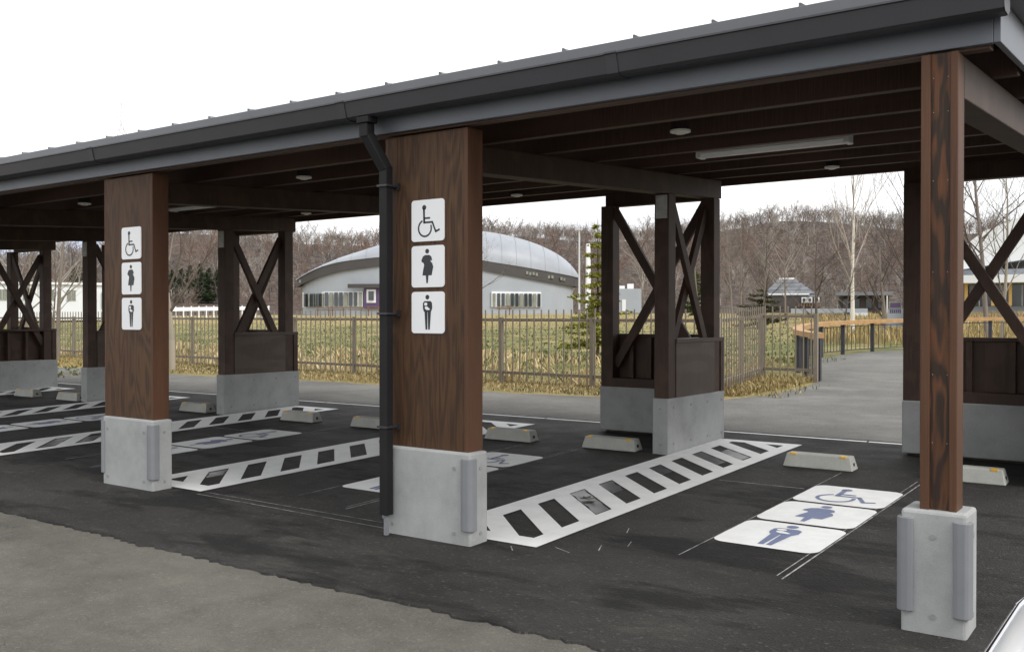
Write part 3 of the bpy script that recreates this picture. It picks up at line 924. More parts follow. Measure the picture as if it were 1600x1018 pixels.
# ------------------------------------------------------------------ metal fence
fpoly = [(-34, 15.62), (-20, 14.62), (-8.24, 13.79), (-5.95, 13.64), (-6.42, 16.62), (-5.45, 16.62)]
fence = thing('metal_fence', 'grey brown metal picket fence behind the footpath', 'fence', (-20, 14.6, gz(14.6)))
pk = MB().box(-0.0095, 0.0095, -0.009, 0.009, 0.06, 1.31).build('picket', 'fence')
pk.data.transform(Matrix.Identity(4))
fp0 = MB().box(-0.032, 0.032, -0.032, 0.032, -0.05, 1.18).build('post', 'fence')
first_pk = first_po = True
off = wloc(fence)
for (xa, ya), (xb, yb) in zip(fpoly[:-1], fpoly[1:]):
    d = Vector((xb - xa, yb - ya)); ln = d.length; d.normalize(); nrm = Vector((d.y, -d.x))
    if nrm.y > 0 and abs(nrm.y) > 0.3:
        nrm = -nrm
    ang = math.atan2(d.y, d.x)
    npk = int(ln / 0.16)
    for i in range(npk + 1):
        x, y = xa + d.x * (i + 0.5) * ln / (npk + 1) + nrm.x * 0.03, ya + d.y * (i + 0.5) * ln / (npk + 1) + nrm.y * 0.03
        if x < -30:
            continue
        o = pk if first_pk else share(pk, 'picket', fence)
        first_pk = False
        o.parent = fence; o.location = Vector((x, y, gz(y))) - off; o.rotation_euler = (0, 0, ang)
    npo = max(1, round(ln / 2.0))
    for i in range(npo + 1):
        x, y = xa + d.x * i * ln / npo, ya + d.y * i * ln / npo
        o = fp0 if first_po else share(fp0, 'post', fence)
        first_po = False
        o.parent = fence; o.location = Vector((x, y, gz(y))) - off; o.rotation_euler = (0, 0, ang)
    for zz in (0.20, 1.13):
        MB().beam((xa, ya, gz(ya) + zz), (xb, yb, gz(yb) + zz), 0.05, 0.032, (nrm.x, nrm.y, 0)).build('rail', 'fence', fence)

# ------------------------------------------------------------------ boardwalk railing
rp = [(-5.48, 16.85), (-6.0, 17.7), (-6.45, 18.6), (-6.95, 20.0), (-7.4, 21.8), (-7.55, 23.4), (-7.42, 24.7), (-7.05, 26.0), (-6.3, 27.3), (-4.7, 28.7), (-2.6, 29.9), (0.0, 30.9), (3.0, 31.8), (6.0, 32.5)]
rail = thing('curved_railing', 'curved railing with honey coloured wooden handrail and dark posts', 'railing', (-5.48, 16.85, gz(16.85)))
hr = MB()
for (xa, ya), (xb, yb) in zip(rp[:-1], rp[1:]):
    hr.beam((xa, ya, gz(ya) + 0.79), (xb, yb, gz(yb) + 0.79), 0.095, 0.19, (ya - yb, xb - xa, 0))
hr.build('handrail', 'rail_wood', rail)
b0 = None
for i, (x, y) in enumerate(rp):
    MB().box(x - 0.042, x + 0.042, y - 0.042, y + 0.042, gz(y) - 0.05, gz(y) + 0.741).build('post', 'rail_dark', rail)
    if i + 1 < len(rp):
        xb, yb = rp[i + 1]
        MB().beam((x, y, gz(y) + 0.69), (xb, yb, gz(yb) + 0.69), 0.02, 0.02, (0, 0, 1)).build('wire_rail', 'rail_dark', rail)
        MB().beam((x, y, gz(y) + 0.09), (xb, yb, gz(yb) + 0.09), 0.02, 0.02, (0, 0, 1)).build('wire_rail', 'rail_dark', rail)
        nb = 7
        for j in range(1, nb):
            xx, yy = x + (xb - x) * j / nb, y + (yb - y) * j / nb
            if b0 is None:
                b0 = MB().box(-0.007, 0.007, -0.007, 0.007, 0.09, 0.69).build('baluster', 'rail_dark')
                o = b0
            else:
                o = share(b0, 'baluster', rail)
            o.parent = rail; o.location = Vector((xx, yy, gz(yy))) - wloc(rail)

# ------------------------------------------------------------------ plants
def branch_tree(seed, height, r0, nmain, spread, levels=3, up=0.35, start=0.25, fork=None, wob=0.06):
    """list of tapered segments (p, q, rp, rq): one tree with limbs and twigs"""
    rr = random.Random(seed)
    segs = []
    def grow(p, d, ln, r, lv):
        n = 6 if lv == 0 else 4
        pts = [Vector(p)]
        dd = Vector(d).normalized()
        for i in range(n):
            dd = (dd + Vector((rr.uniform(-1, 1), rr.uniform(-1, 1), rr.uniform(-0.4, 0.7) + (up if lv else 0.1))) * (wob if lv == 0 else 0.16)).normalized()
            pts.append(pts[-1] + dd * ln / n)
        for i in range(n):
            ra, rb = r * (1 - 0.82 * i / n), r * (1 - 0.82 * (i + 1) / n)
            segs.append((pts[i], pts[i + 1], max(ra, 0.003), max(rb, 0.002)))
        if lv >= levels:
            return
        nb = nmain if lv == 0 else (6 if lv == 1 else 4)
        for k in range(nb):
            t_ = (start if lv == 0 else 0.2) + (1 - (start if lv == 0 else 0.2)) * (k + rr.random()) / nb
            i = min(n - 1, int(t_ * n)); f_ = t_ * n - i
            q = pts[i].lerp(pts[i + 1], min(f_, 1))
            az = rr.uniform(0, 2 * math.pi)
            side = Vector((math.cos(az), math.sin(az), 0))
            base = (pts[i + 1] - pts[i]).normalized()
            nd = (base * (1 - spread) + side * spread + Vector((0, 0, 0.18))).normalized()
            grow(q, nd, ln * (0.55 if lv == 0 else 0.52) * (1.15 - 0.65 * t_) * rr.uniform(0.75, 1.15), r * (1 - 0.8 * t_) * 0.55, lv + 1)
    grow((0, 0, 0), (rr.uniform(-.05, .05), rr.uniform(-.05, .05), 1), height * 0.97, r0, 0)
    return segs

def segs_mesh(segs, sides=4):
    A = np.array([s[0] for s in segs]); B = np.array([s[1] for s in segs])
    ra = np.array([s[2] for s in segs]); rb = np.array([s[3] for s in segs])
    D = B - A; D /= np.linalg.norm(D, axis=1, keepdims=True) + 1e-9
    ref = np.where(np.abs(D[:, 2:3]) < 0.9, np.array([[0, 0, 1.0]]), np.array([[1.0, 0, 0]]))
    U = np.cross(D, ref); U /= np.linalg.norm(U, axis=1, keepdims=True)
    Wd = np.cross(D, U)
    n = len(A)
    V = np.zeros((n, 2 * sides, 3))
    for k in range(sides):
        a = 2 * math.pi * k / sides
        o = U * math.cos(a) + Wd * math.sin(a)
        V[:, k] = A + o * ra[:, None]
        V[:, sides + k] = B + o * rb[:, None]
    f = np.array([(k, (k + 1) % sides, sides + (k + 1) % sides, sides + k) for k in range(sides)])
    F = (np.arange(n)[:, None, None] * 2 * sides + f[None]).reshape(-1, 4)
    return V.reshape(-1, 3), F

def bare_tree(px, dist, height, r0, seed, lab, bark, twig, nmain=14, spread=0.6, levels=3, group='bare trees beyond the fence', start=0.25, name='bare_tree', lean=0):
    x, y = at(px, dist)
    z = float(terrain(x, y))
    t_ = thing(name, lab, 'tree', (x, y, z), group)
    segs = branch_tree(seed, height, r0, nmain, spread, levels, start=start)
    o = np.array([x, y, z - 0.1])
    tr, br = segs[:6], segs[6:]
    V, F = segs_mesh(tr, 7)
    c = np.array(bark)
    T = c * rng.uniform(0.8, 1.15, (len(V), 1))
    tinted('trunk', V + o, F, T, 'tint', t_)
    V, F = segs_mesh(br, 3)
    T = np.array(twig) * rng.uniform(0.75, 1.2, (len(V), 1))
    tinted('crown', V + o, F, T, 'tint', t_)
    return t_

GREY, PALE, DARK = (0.20, 0.17, 0.14), (0.34, 0.31, 0.27), (0.11, 0.085, 0.07)
bare_tree(268, 23, 4.9, 0.095, 3, 'pale thick trunked bare tree just right of the second sign column', (0.33, 0.29, 0.23), GREY, 12, 0.55)
bare_tree(34, 34, 4.6, 0.07, 5, 'thin bare tree at the left edge, seen through the crossed braces', GREY, GREY, 12, 0.6)
bare_tree(90, 30, 4.6, 0.075, 6, 'bare forked tree standing before the long white building', GREY, PALE, 12, 0.6)
bare_tree(82, 46, 4.2, 0.05, 8, 'small bare tree right of the far crossed braces', DARK, PALE, 12, 0.6)
bare_tree(738, 42, 4.6, 0.07, 9, 'bare tree spreading twigs in front of the dome', DARK, (0.15, 0.12, 0.11), 16, 0.75)
bare_tree(1332, 38, 6.3, 0.085, 12, 'tall white barked birch behind the curved railing', (0.70, 0.66, 0.58), (0.40, 0.34, 0.29), 15, 0.36, start=0.3, name='birch_tree')
bare_tree(1276, 27, 3.4, 0.05, 14, 'small dark bare tree beside the end of the railing', DARK, DARK, 14, 0.7)
bare_tree(1412, 36, 6.6, 0.06, 15, 'thin tall bare tree just left of the end post', DARK, DARK, 14, 0.5)
bare_tree(1382, 34, 3.2, 0.09, 16, 'stout grey trunk behind the railing left of the end post', GREY, DARK, 10, 0.5)
bare_tree(1543, 33, 7.2, 0.085, 18, 'tall bare tree right of the end post', (0.19, 0.16, 0.14), DARK, 18, 0.6)
bare_tree(1565, 30, 5.2, 0.06, 19, 'thinner bare tree at the right edge', (0.3, 0.26, 0.2), GREY, 14, 0.6)
bare_tree(1316, 31, 2.6, 0.04, 20, 'low bushy bare tree left of the birch', DARK, GREY, 14, 0.75)
for i, (px, d, h, lb) in enumerate([(1160, 48, 5.0, 'bare thicket tree at the fence corner'), (1196, 40, 4.2, 'bare thicket tree before the tiered roof house'), (1228, 52, 5.2, 'bare tree right of the tiered roof house front'),
                                     (1145, 60, 6.0, 'taller bare tree right of the braced support'), (1090, 50, 5.0, 'bare tree seen through the near crossed braces'), (1010, 55, 5.2, 'bare tree behind the left post of the near support')]):
    bare_tree(px, d, h, 0.06, 40 + i, lb, GREY, [GREY, DARK, PALE][i % 3], 16, 0.6)

def spruce(px, dist, height, rad, seed, lab, c0, c1, sparse=1.0, group='conifers'):
    x, y = at(px, dist); z = float(terrain(x, y))
    t_ = thing('spruce_tree', lab, 'tree', (x, y, z), group)
    rr = np.random.default_rng(seed)
    V, F = segs_mesh([(Vector((0, 0, -0.1)), Vector((0, 0, height)), 0.02 * height * 0.7, 0.006)], 7)
    tinted('trunk', V + np.array([x, y, z]), F, np.tile([0.09, 0.065, 0.045], (len(V), 1)), 'tint', t_)
    vs_, fs_, ts_ = [], [], []
    n = 0
    nl = int(height * 4.2 * sparse) + 5
    for i in range(nl):
        f_ = (i + 0.5) / nl
        zz = height * (0.08 + 0.9 * f_)
        for k in range(6):
            a = rr.uniform(0, 2 * math.pi)
            ln = rad * (1.02 - f_) ** 0.8 * rr.uniform(0.6, 1.1) + 0.05
            d = np.array([math.cos(a), math.sin(a), 0.0]); s_ = np.array([-math.sin(a), math.cos(a), 0.0])
            m_ = max(5, int(ln * (34 if dist < 100 else 7)))
            sc_ = 1.0 if dist < 100 else 3.2
            lift = rr.uniform(-0.28, 0.12)
            for j in range(m_):
                t0 = (j + rr.random()) / m_
                p = np.array([0, 0, zz]) + d * ln * t0 + np.array([0, 0, lift * ln * t0 + 0.12 * ln * t0 ** 3]) + rr.normal(0, 0.02, 3)
                for q in range(4):
                    dirn = d * rr.uniform(0.1, 0.9) + s_ * rr.uniform(-1, 1) + np.array([0, 0, rr.uniform(-0.5, 0.5)])
                    dirn /= np.linalg.norm(dirn)
                    l2 = (0.07 + 0.12 * ln * (1.1 - t0)) * sc_
                    w_ = np.cross(dirn, rr.normal(0, 1, 3)); w_ = w_ / (np.linalg.norm(w_) + 1e-6) * 0.016 * (1 + dist / 40)
                    vs_ += [p - w_, p + w_, p + dirn * l2]
                    fs_.append((n, n + 1, n + 2)); n += 3
                    cc = np.array(c0) + (np.array(c1) - np.array(c0)) * rr.random()
                    ts_ += [cc, cc, cc]
    tinted('crown', np.array(vs_) + np.array([x, y, z]), np.array(fs_), np.array(ts_), 'tint', t_)
spruce(934, 24, 3.45, 0.95, 1, 'young yellow green spruce beside the left post of the near support', (0.13, 0.15, 0.03), (0.36, 0.34, 0.07), 0.62)
spruce(1086, 70, 3.6, 1.3, 2, 'small green conifer seen through the near crossed braces', (0.05, 0.075, 0.025), (0.10, 0.125, 0.04), 0.8)
spruce(1190, 46, 1.9, 1.7, 3, 'low dark spreading conifer behind the fence corner', (0.045, 0.05, 0.025), (0.095, 0.095, 0.05), 0.3)
CL = ['second dark conifer of the hillside clump, counted from the left', 'third dark conifer of the hillside clump, counted from the left', 'tallest dark conifer in the middle right of the hillside clump', 'dark conifer next to the right end of the hillside clump',
      'rightmost dark conifer of the hillside clump by the rear support', 'dark conifer above the left part of the long white building', 'dark conifer just left of the second sign column, above the white building', 'leftmost dark conifer of the hillside clump beside the pale trunk']
for i, (px, d, h) in enumerate([(283, 205, 7), (297, 207, 7.6), (312, 204, 8.2), (326, 206, 7.2), (340, 205, 7), (118, 205, 8), (132, 208, 7.6), (270, 208, 6.5)]):
    spruce(px, d, h, 2.4, 60 + i, CL[i], (0.018, 0.035, 0.018), (0.05, 0.075, 0.03), 0.5, 'dark conifers on the hillside')

# hillside wood: one mass of bare trees (crossed ribbons, about 500 faces a tree)
def wood_tree(seed):
    rr = np.random.default_rng(seed)
    H = 7.0
    A, B, W1, W2 = [], [], [], []
    def seg(a, b_, w1, w2):
        A.append(a); B.append(b_); W1.append(w1); W2.append(w2)
    def limb(p, d, ln, w, lv):
        q = p + d * ln * 0.5
        d2 = d + rr.normal(0, 0.16, 3) + np.array([0, 0, 0.12]); d2 /= np.linalg.norm(d2)
        e = q + d2 * ln * 0.5
        seg(p, q, w, w * 0.75); seg(q, e, w * 0.75, w * 0.45)
        if lv < 2:
            for k_ in range(6 if lv == 0 else 3):
                t_ = rr.uniform(0.25, 1.0)
                b0_ = p + (q - p) * t_ * 2 if t_ < 0.5 else q + (e - q) * (t_ * 2 - 1)
                nd = d * 0.6 + rr.normal(0, 0.55, 3) + np.array([0, 0, 0.25]); nd /= np.linalg.norm(nd)
                limb(b0_, nd, ln * rr.uniform(0.35, 0.6), w * 0.6, lv + 1)
    top_ = np.array([rr.normal(0, 0.3), rr.normal(0, 0.3), H * 0.55])
    seg(np.zeros(3), top_, 0.11, 0.075)
    for k_ in range(6):
        t_ = rr.uniform(0.16, 1.0)
        a = rr.uniform(0, 6.28)
        d = np.array([math.cos(a) * 0.6, math.sin(a) * 0.6, rr.uniform(0.5, 1.2)]); d /= np.linalg.norm(d)
        limb(top_ * t_, d, H * rr.uniform(0.32, 0.5), 0.055, 0)
    A, B = np.array(A), np.array(B); W1, W2 = np.array(W1), np.array(W2)
    D = B - A
    U = np.cross(D, rr.normal(0, 1, (len(A), 3))); U /= np.linalg.norm(U, axis=1, keepdims=True) + 1e-9
    V = np.stack([A - U * W1[:, None], A + U * W1[:, None], B + U * W2[:, None], B - U * W2[:, None]], 1).reshape(-1, 3)
    return V, np.arange(len(V)).reshape(-1, 4)
variants = [wood_tree(s_) for s_ in range(9)]
NT = 4100
hv, hf, ht = [], [], []
cnt = 0
for k in range(NT):
    h = rng.uniform(R(-66), R(-5)); d = 172 + 228 * rng.random() ** 0.7 if k < 3000 else rng.uniform(392, 470)
    x, y = math.sin(h) * d, math.cos(h) * d
    V, F = variants[rng.integers(9)]
    a = rng.uniform(0, 6.28); s_ = rng.uniform(0.6, 1.0) * (1.5 if rng.random() < 0.16 else 1.0)
    ca, sa = math.cos(a) * s_, math.sin(a) * s_
    P = np.stack([V[:, 0] * ca - V[:, 1] * sa + x, V[:, 0] * sa + V[:, 1] * ca + y, V[:, 2] * s_ + float(terrain(x, y)) - 0.2], -1)
    pal = [(0.158, 0.128, 0.108), (0.215, 0.182, 0.158), (0.185, 0.120, 0.092), (0.105, 0.092, 0.086), (0.33, 0.31, 0.285)]
    zone = math.sin(h * 23) + math.sin(d * 0.05)
    base = pal[rng.choice(5, p=[.26, .2, .34, .12, .08] if zone > 0 else [.34, .28, .1, .16, .12])]
    hv.append(P); hf.append(F + cnt); ht.append(np.tile(np.array(base) * rng.uniform(0.8, 1.25), (len(P), 1)))
    cnt += len(P)
tag(tinted('hillside_wood', np.concatenate(hv), np.concatenate(hf), np.concatenate(ht)), 'brown leafless wood covering the hillside', 'wood', None, 'stuff')

# grass: verge, fence foot and field
def blades(name, n, pos, hgt, wid, pal, lab, lean=0.5):
    X, Y = pos(n)
    Z0 = terrain(X, Y)
    a = rng.uniform(0, 2 * np.pi, n); hh = rng.uniform(hgt[0], hgt[1], n); w_ = rng.uniform(wid[0], wid[1], n)
    ln = rng.normal(0, lean, n) * hh
    az = rng.uniform(0, 2 * np.pi, n)
    B = np.stack([X, Y, Z0], -1)
    sd = np.stack([np.cos(a), np.sin(a), np.zeros(n)], -1) * w_[:, None]
    mid = B + np.stack([np.cos(az) * ln * 0.35, np.sin(az) * ln * 0.35, hh * 0.6], -1)
    tip = B + np.stack([np.cos(az) * ln, np.sin(az) * ln, hh * rng.uniform(0.7, 1, n)], -1)
    V = np.stack([B - sd, B + sd, mid + sd * 0.8, mid - sd * 0.8, tip], 1).reshape(-1, 3)
    i0 = np.arange(n) * 5
    F = np.concatenate([np.stack([i0, i0 + 1, i0 + 2], -1), np.stack([i0, i0 + 2, i0 + 3], -1), np.stack([i0 + 3, i0 + 2, i0 + 4], -1)])
    patch = np.sin(X * 0.55 + 1.3 * np.sin(Y * 0.31)) + np.sin(Y * 0.8 + X * 0.23) + rng.normal(0, 0.6, n)
    patch = patch - 1.5 * smooth01(16.5, 19, Y) * (1 - smooth01(36, 48, Y)) + 0.6 * smooth01(40, 55, Y)
    order = np.clip(((patch + 2.2) / 4.4 * len(pal)).astype(int), 0, len(pal) - 1)
    P = np.array(pal)[order] * rng.uniform(0.7, 1.2, (n, 1))
    return tag(tinted(name, V, F, np.repeat(P, 5, 0)), lab, 'grass', None, 'stuff')
STRAW = [(0.42, 0.32, 0.14), (0.34, 0.26, 0.12), (0.28, 0.22, 0.10), (0.48, 0.38, 0.20)]
MIXG = [(0.30, 0.24, 0.12), (0.10, 0.125, 0.045), (0.075, 0.10, 0.035), (0.22, 0.19, 0.09), (0.13, 0.14, 0.06)]
def fy(X):
    return np.interp(X, [p[0] for p in fpoly[:4]], [p[1] for p in fpoly[:4]])
def verge(n):
    X = rng.uniform(-30, -5.9, n); Y = 12.75 + rng.random(n) ** 0.7 * (fy(X) - 12.75 + 0.3)
    return X, Y
blades('verge_grass', 24000, verge, (0.02, 0.08), (0.004, 0.010), STRAW + [(0.13, 0.12, 0.06)], 'straw coloured grass verge in front of the fence', 0.9)
def behind(n):
    X = rng.uniform(-34, -5.0, n); Y = fy(X) + 0.1 + rng.random(n) ** 1.6 * 9
    m_ = (X > -6.7) & (Y > 16.0)
    X = np.where(m_, X - 9, X)
    return X, Y
blades('reed_grass', 15000, behind, (0.02, 0.11), (0.005, 0.012), [(0.09, 0.115, 0.04), (0.13, 0.135, 0.055), (0.30, 0.24, 0.11), (0.42, 0.33, 0.16), (0.50, 0.41, 0.22)], 'dry straw and green weeds right behind the fence', 0.6)
def tufts(n):
    cx_ = rng.uniform(-30, -6.5, n // 14 + 1); cy_ = fy(cx_) + 0.15 + rng.random(n // 14 + 1) ** 1.5 * 6
    i = np.arange(n) // 14
    return cx_[i] + rng.normal(0, 0.07, n), cy_[i] + rng.normal(0, 0.07, n)
blades('straw_tufts', 4200, tufts, (0.10, 0.34), (0.008, 0.020), [(0.52, 0.42, 0.23), (0.44, 0.34, 0.17), (0.58, 0.49, 0.30)], 'pale dry leaf tufts scattered behind the fence', 0.8)
def cornerg(n):
    X = rng.uniform(-7.2, -5.5, n); Y = rng.uniform(13.75, 16.9, n)
    X = np.minimum(X, np.interp(Y, [13.7, 15.2, 16.9], [-5.75, -5.42, -5.5]))
    return X, Y
blades('corner_grass', 5000, cornerg, (0.03, 0.16), (0.005, 0.012), STRAW, 'dry straw tufts at the fence corner by the path', 0.7)
def field(n):
    d = 22 + rng.random(n) ** 1.4 * 75; h = rng.uniform(R(-66), R(-19), n)
    return np.sin(h) * d, np.cos(h) * d
blades('field_grass', 15000, field, (0.03, 0.10), (0.015, 0.035), [(0.09, 0.115, 0.04), (0.12, 0.135, 0.05), (0.25, 0.21, 0.10), (0.36, 0.29, 0.15)], 'patchy green and tan grass of the field', 0.6)
def marsh(n):
    d = 31 + rng.random(n) * 45; h = rng.uniform(R(-19), R(-3), n)
    return np.sin(h) * d, np.cos(h) * d
blades('marsh_reeds', 16000, marsh, (0.2, 0.55), (0.010, 0.022), STRAW + [(0.2, 0.15, 0.08)], 'tan reeds beyond the curved railing', 0.35)

# ------------------------------------------------------------------ far buildings
def frame_axes(px, dist):
    """origin on the terrain, u = to the right as seen, w = away"""
    x, y = at(px, dist)
    h = math.atan2(x, y)
    return Vector((x, y, float(terrain(x, y)))), Vector((math.cos(h), -math.sin(h), 0)), Vector((math.sin(h), math.cos(h), 0))

# the dome: shell roof with a low left end and a blunt right end
DD = 140.0
o_, u_, w_ = frame_axes(687, DD)
K = (DD + 6) / FPX
dome = thing('dome_hall', 'large pale domed hall with dark eave band and window strip', 'hall', tuple(o_))
px_s = np.array([464, 504, 538, 570, 595, 640, 690, 730, 757, 790, 825, 850, 876, 895, 909])
top_y = np.array([436, 416, 401, 391, 382, 369.5, 361.5, 359, 360, 365, 374, 383, 396, 409, 430.])
eav_y = np.array([438, 420, 412, 408.5, 406, 402.5, 402, 406, 411.5, 416, 421, 425, 429, 431.5, 434.])
bnd_y = np.array([449, 433.5, 426, 422, 419, 415.5, 415, 420, 426, 431.5, 437, 441, 444.5, 446.5, 448.])
hz = 496.2
BASE_Z = o_.z
def hgt(y_):
    return CAM_H + (hz - y_) * K
us = (px_s - 687) * K
uu = np.linspace(us[0], us[-1], 60)
T_ = np.interp(uu, us, hgt(top_y)); E_ = np.interp(uu, us, hgt(eav_y)); B_ = np.interp(uu, us, hgt(bnd_y))
def smooth_arr(a):
    b_ = a.copy()
    for _ in range(4):
        b_[1:-1] = (b_[:-2] + 2 * b_[1:-1] + b_[2:]) / 4
    return b_
T_, E_, B_ = smooth_arr(T_), smooth_arr(E_), smooth_arr(B_)
cu = (uu[0] + uu[-1]) / 2; hu = (uu[-1] - uu[0]) / 2
dep = 8.0 * np.sqrt(np.clip(1 - ((uu - cu) / (hu * 1.001)) ** 2, 0.0004, 1))
Vr, nS = [], 17
for i, u in enumerate(uu):
    for j in range(nS):
        a = math.pi * j / (nS - 1)
        zz = E_[i] + (T_[i] - E_[i]) * math.sin(a) ** 0.9
        Vr.append(o_ + u_ * u + w_ * (8 - dep[i] * math.cos(a)) + Vector((0, 0, zz - o_.z)))
Fr = [(i * nS + j, (i + 1) * nS + j, (i + 1) * nS + j + 1, i * nS + j + 1) for i in range(59) for j in range(nS - 1)]
MB().add(Vr, Fr).build('shell_roof', 'dome_roof', dome, smooth=True)
rib = MB()
for q in range(3, 58, 3):
    for j in range(nS - 1):
        a_, b_ = Vr[q * nS + j], Vr[q * nS + j + 1]
        rib.beam(a_ + Vector((0, 0, 0.03)), b_ + Vector((0, 0, 0.03)), 0.05, 0.05, u_)
rib.build('roof_ribs', 'dome_rib', dome)
def ring_wall(name, mat, zt, zb, inset):
    b_ = MB()
    vs_ = []
    for sgn in (-1, 1):
        for i in (range(60) if sgn < 0 else range(59, -1, -1)):
            for z in (zt[i], zb[i]):
                vs_.append(o_ + u_ * (cu + (uu[i] - cu) * inset) + w_ * (8 + sgn * dep[i] * inset) + Vector((0, 0, z - o_.z)))
    n = 120
    b_.add(vs_, [(2 * i, 2 * i + 1, 2 * ((i + 1) % n) + 1, 2 * ((i + 1) % n)) for i in range(n)])
    return b_.build(name, mat, dome, smooth=False)
ring_wall('eave_band', 'dome_band', E_, B_, 0.992)
ring_wall('outer_wall', 'dome_wall', B_ + 0.3, np.full(60, BASE_Z - 0.3), 0.955)
def wall_pt(u, z, out=0.25):
    i = np.argmin(np.abs(cu + (uu - cu) * 0.955 - u))
    return o_ + u_ * u + w_ * (8 - dep[i] * 0.955 - out) + Vector((0, 0, z - o_.z))
def far_rect(px0, px1, y0, y1, name, mat, parent, out):
    P = [wall_pt((a - 687) * K, hgt(b_), out) for a, b_ in ((px0, y1), (px1, y1), (px1, y0), (px0, y0))]
    Q = [p + w_ * 0.6 for p in P]
    return MB().add(P + Q, [(3, 2, 1, 0), (4, 5, 6, 7), (0, 1, 5, 4), (1, 2, 6, 5), (2, 3, 7, 6), (3, 0, 4, 7)]).build(name, mat, parent)
for px0, px1, n in ((474, 512, 10), (512, 572, 8), (765, 842, 11)):
    wn = far_rect(px0, px1, 457, 480, 'window', 'frame_white', dome, 0.3)
    st = (px1 - px0) / n
    for i in range(n):
        far_rect(px0 + i * st + st * 0.22, px0 + (i + 1) * st - st * 0.12, 459.5 if px0 != 512 else 458, 479, 'pane', 'glass' if (i * 7 + px0) % 3 else 'dull_glass', wn, 0.45)
dr = far_rect(574, 600, 452, 481, 'door', 'plum', dome, 0.5)
far_rect(578, 592, 454, 474, 'door_frame', 'frame_white', dr, 0.65)
far_rect(581, 589, 457, 470, 'pane', 'glass', dr, 0.8)
far_rect(550, 602, 446, 452, 'porch_canopy', 'dome_band', dome, 1.2)
for a in (818, 823, 828, 833, 853, 858, 873, 878, 471, 475):
    i = np.argmin(np.abs(uu - (a - 687) * K))
    z = (E_[i] + B_[i]) / 2
    P = [o_ + u_ * ((a + q) - 687) * K + w_ * (8 - dep[i] * 0.985 - 0.12) + Vector((0, 0, z + s_ * 0.22 - o_.z)) for q, s_ in ((0, -1), (3.4, -1), (3.4, 1), (0, 1))]
    MB().add(P + [p + w_ * 0.3 for p in P], [(3, 2, 1, 0), (4, 5, 6, 7), (0, 1, 5, 4), (1, 2, 6, 5), (2, 3, 7, 6), (3, 0, 4, 7)]).build('vent_window', 'dull_glass', dome)

def house(px0, px1, dist, y_top, y_bot, depth, name, lab, cat, wall, ret=None):
    """box building: returns root and a function placing front rectangles by picture columns/heights"""
    pc = (px0 + px1) / 2
    oo, uu_, ww_ = frame_axes(pc, dist)
    k_ = dist / FPX / math.cos(math.atan((pc - 800) / FPX)) * 1.0
    zz = lambda y_: CAM_H + (496.2 - y_) * dist * math.cos(math.atan((pc - 800) / FPX)) / FPX
    k_ = dist * math.cos(math.atan((pc - 800) / FPX)) / FPX
    root = thing(name, lab, cat, tuple(oo))
    def rect(a, b_, ya, yb, nm, mat, par, out, thick):
        P = []
        for w0 in (-out, -out + thick):
            for px_, y_ in ((a, yb), (b_, yb), (b_, ya), (a, ya)):
                P.append(oo + uu_ * (px_ - pc) * k_ + ww_ * w0 + Vector((0, 0, zz(y_) - oo.z)))
        return MB().add(P, [(3, 2, 1, 0), (4, 5, 6, 7), (0, 1, 5, 4), (1, 2, 6, 5), (2, 3, 7, 6), (3, 0, 4, 7)]).build(nm, mat, par)
    wl = rect(px0, px1, y_top, y_bot, 'wall', wall, root, 0, depth)
    return root, rect, oo, uu_, ww_, k_, zz

# long white building, left
hb, rect, *_ = house(-120, 158, 95, 442, 500, 9, 'white_building', 'long low white building at the far left', 'building', 'white_wall')
rect(-122, 160, 440, 443.5, 'roof_edge', 'frame_white', hb, 0.25, 9.5)
for a in (-70, -35, -2, 33, 65, 96, 127):
    wd = rect(a, a + 14.5, 451, 468.5, 'window', 'frame_white', hb, 0.10, 0.25)
    rect(a + 0.9, a + 7.0, 452, 467.8, 'pane', 'dull_glass', wd, 0.14, 0.1)
    rect(a + 7.6, a + 13.7, 452, 467.8, 'pane', 'dull_glass', wd, 0.14, 0.1)
rect(148, 152, 455, 481, 'drain_pipe', 'dome_wall', hb, 0.2, 0.2)
# grey plant sheds between the posts
hb, rect, *_ = house(962, 1002, 118, 451, 489, 6, 'plant_shed', 'pale grey boxy shed right of the young spruce', 'shed', 'dome_wall')
rect(968, 976, 446, 450.8, 'roof_unit', 'frame_white', hb, -1, 2)
rect(980, 990, 443, 450.8, 'roof_unit', 'frame_white', hb, -1, 2)
rect(972, 978, 468, 486, 'door', 'white_wall', hb, 0.1, 0.3)
# tiered roof house
hb, rect, oo, uu_, ww_, k_, zz = house(1205, 1282, 105, 464, 488, 7, 'tiered_roof_house', 'house with a tiered grey roof and white framed windows', 'house', 'dark_wall')
for i, (a, b_, ya, yb) in enumerate(((1186, 1280, 459, 465), (1192, 1274, 453, 458.5), (1199, 1266, 447, 452.5), (1206, 1257, 441, 446.5), (1212, 1248, 434.5, 440.5))):
    P = []
    dpt = (b_ - a) * k_ / 2
    m_ = 0.82
    for q, y_ in ((1.0, yb), (m_, ya)):
        for su, sw in ((-1, -1), (1, -1), (1, 1), (-1, 1)):
            P.append(oo + uu_ * (((a + b_) / 2 - 1243.5) * k_ + su * dpt * q) + ww_ * (3.2 + sw * dpt * q * 0.8) + Vector((0, 0, zz(y_) - oo.z)))
    rt = MB().add(P, [(3, 2, 1, 0), (4, 5, 6, 7), (0, 1, 5, 4), (1, 2, 6, 5), (2, 3, 7, 6), (3, 0, 4, 7)]).build('roof', 'slate', hb)
    if i in (0, 4):
        rect((a + b_) / 2 - (b_ - a) * 0.33, (a + b_) / 2 + (b_ - a) * 0.33, ya - 0.6, ya + 1.6, 'snow_strip', 'frame_white', rt, 0.1, 1.0)
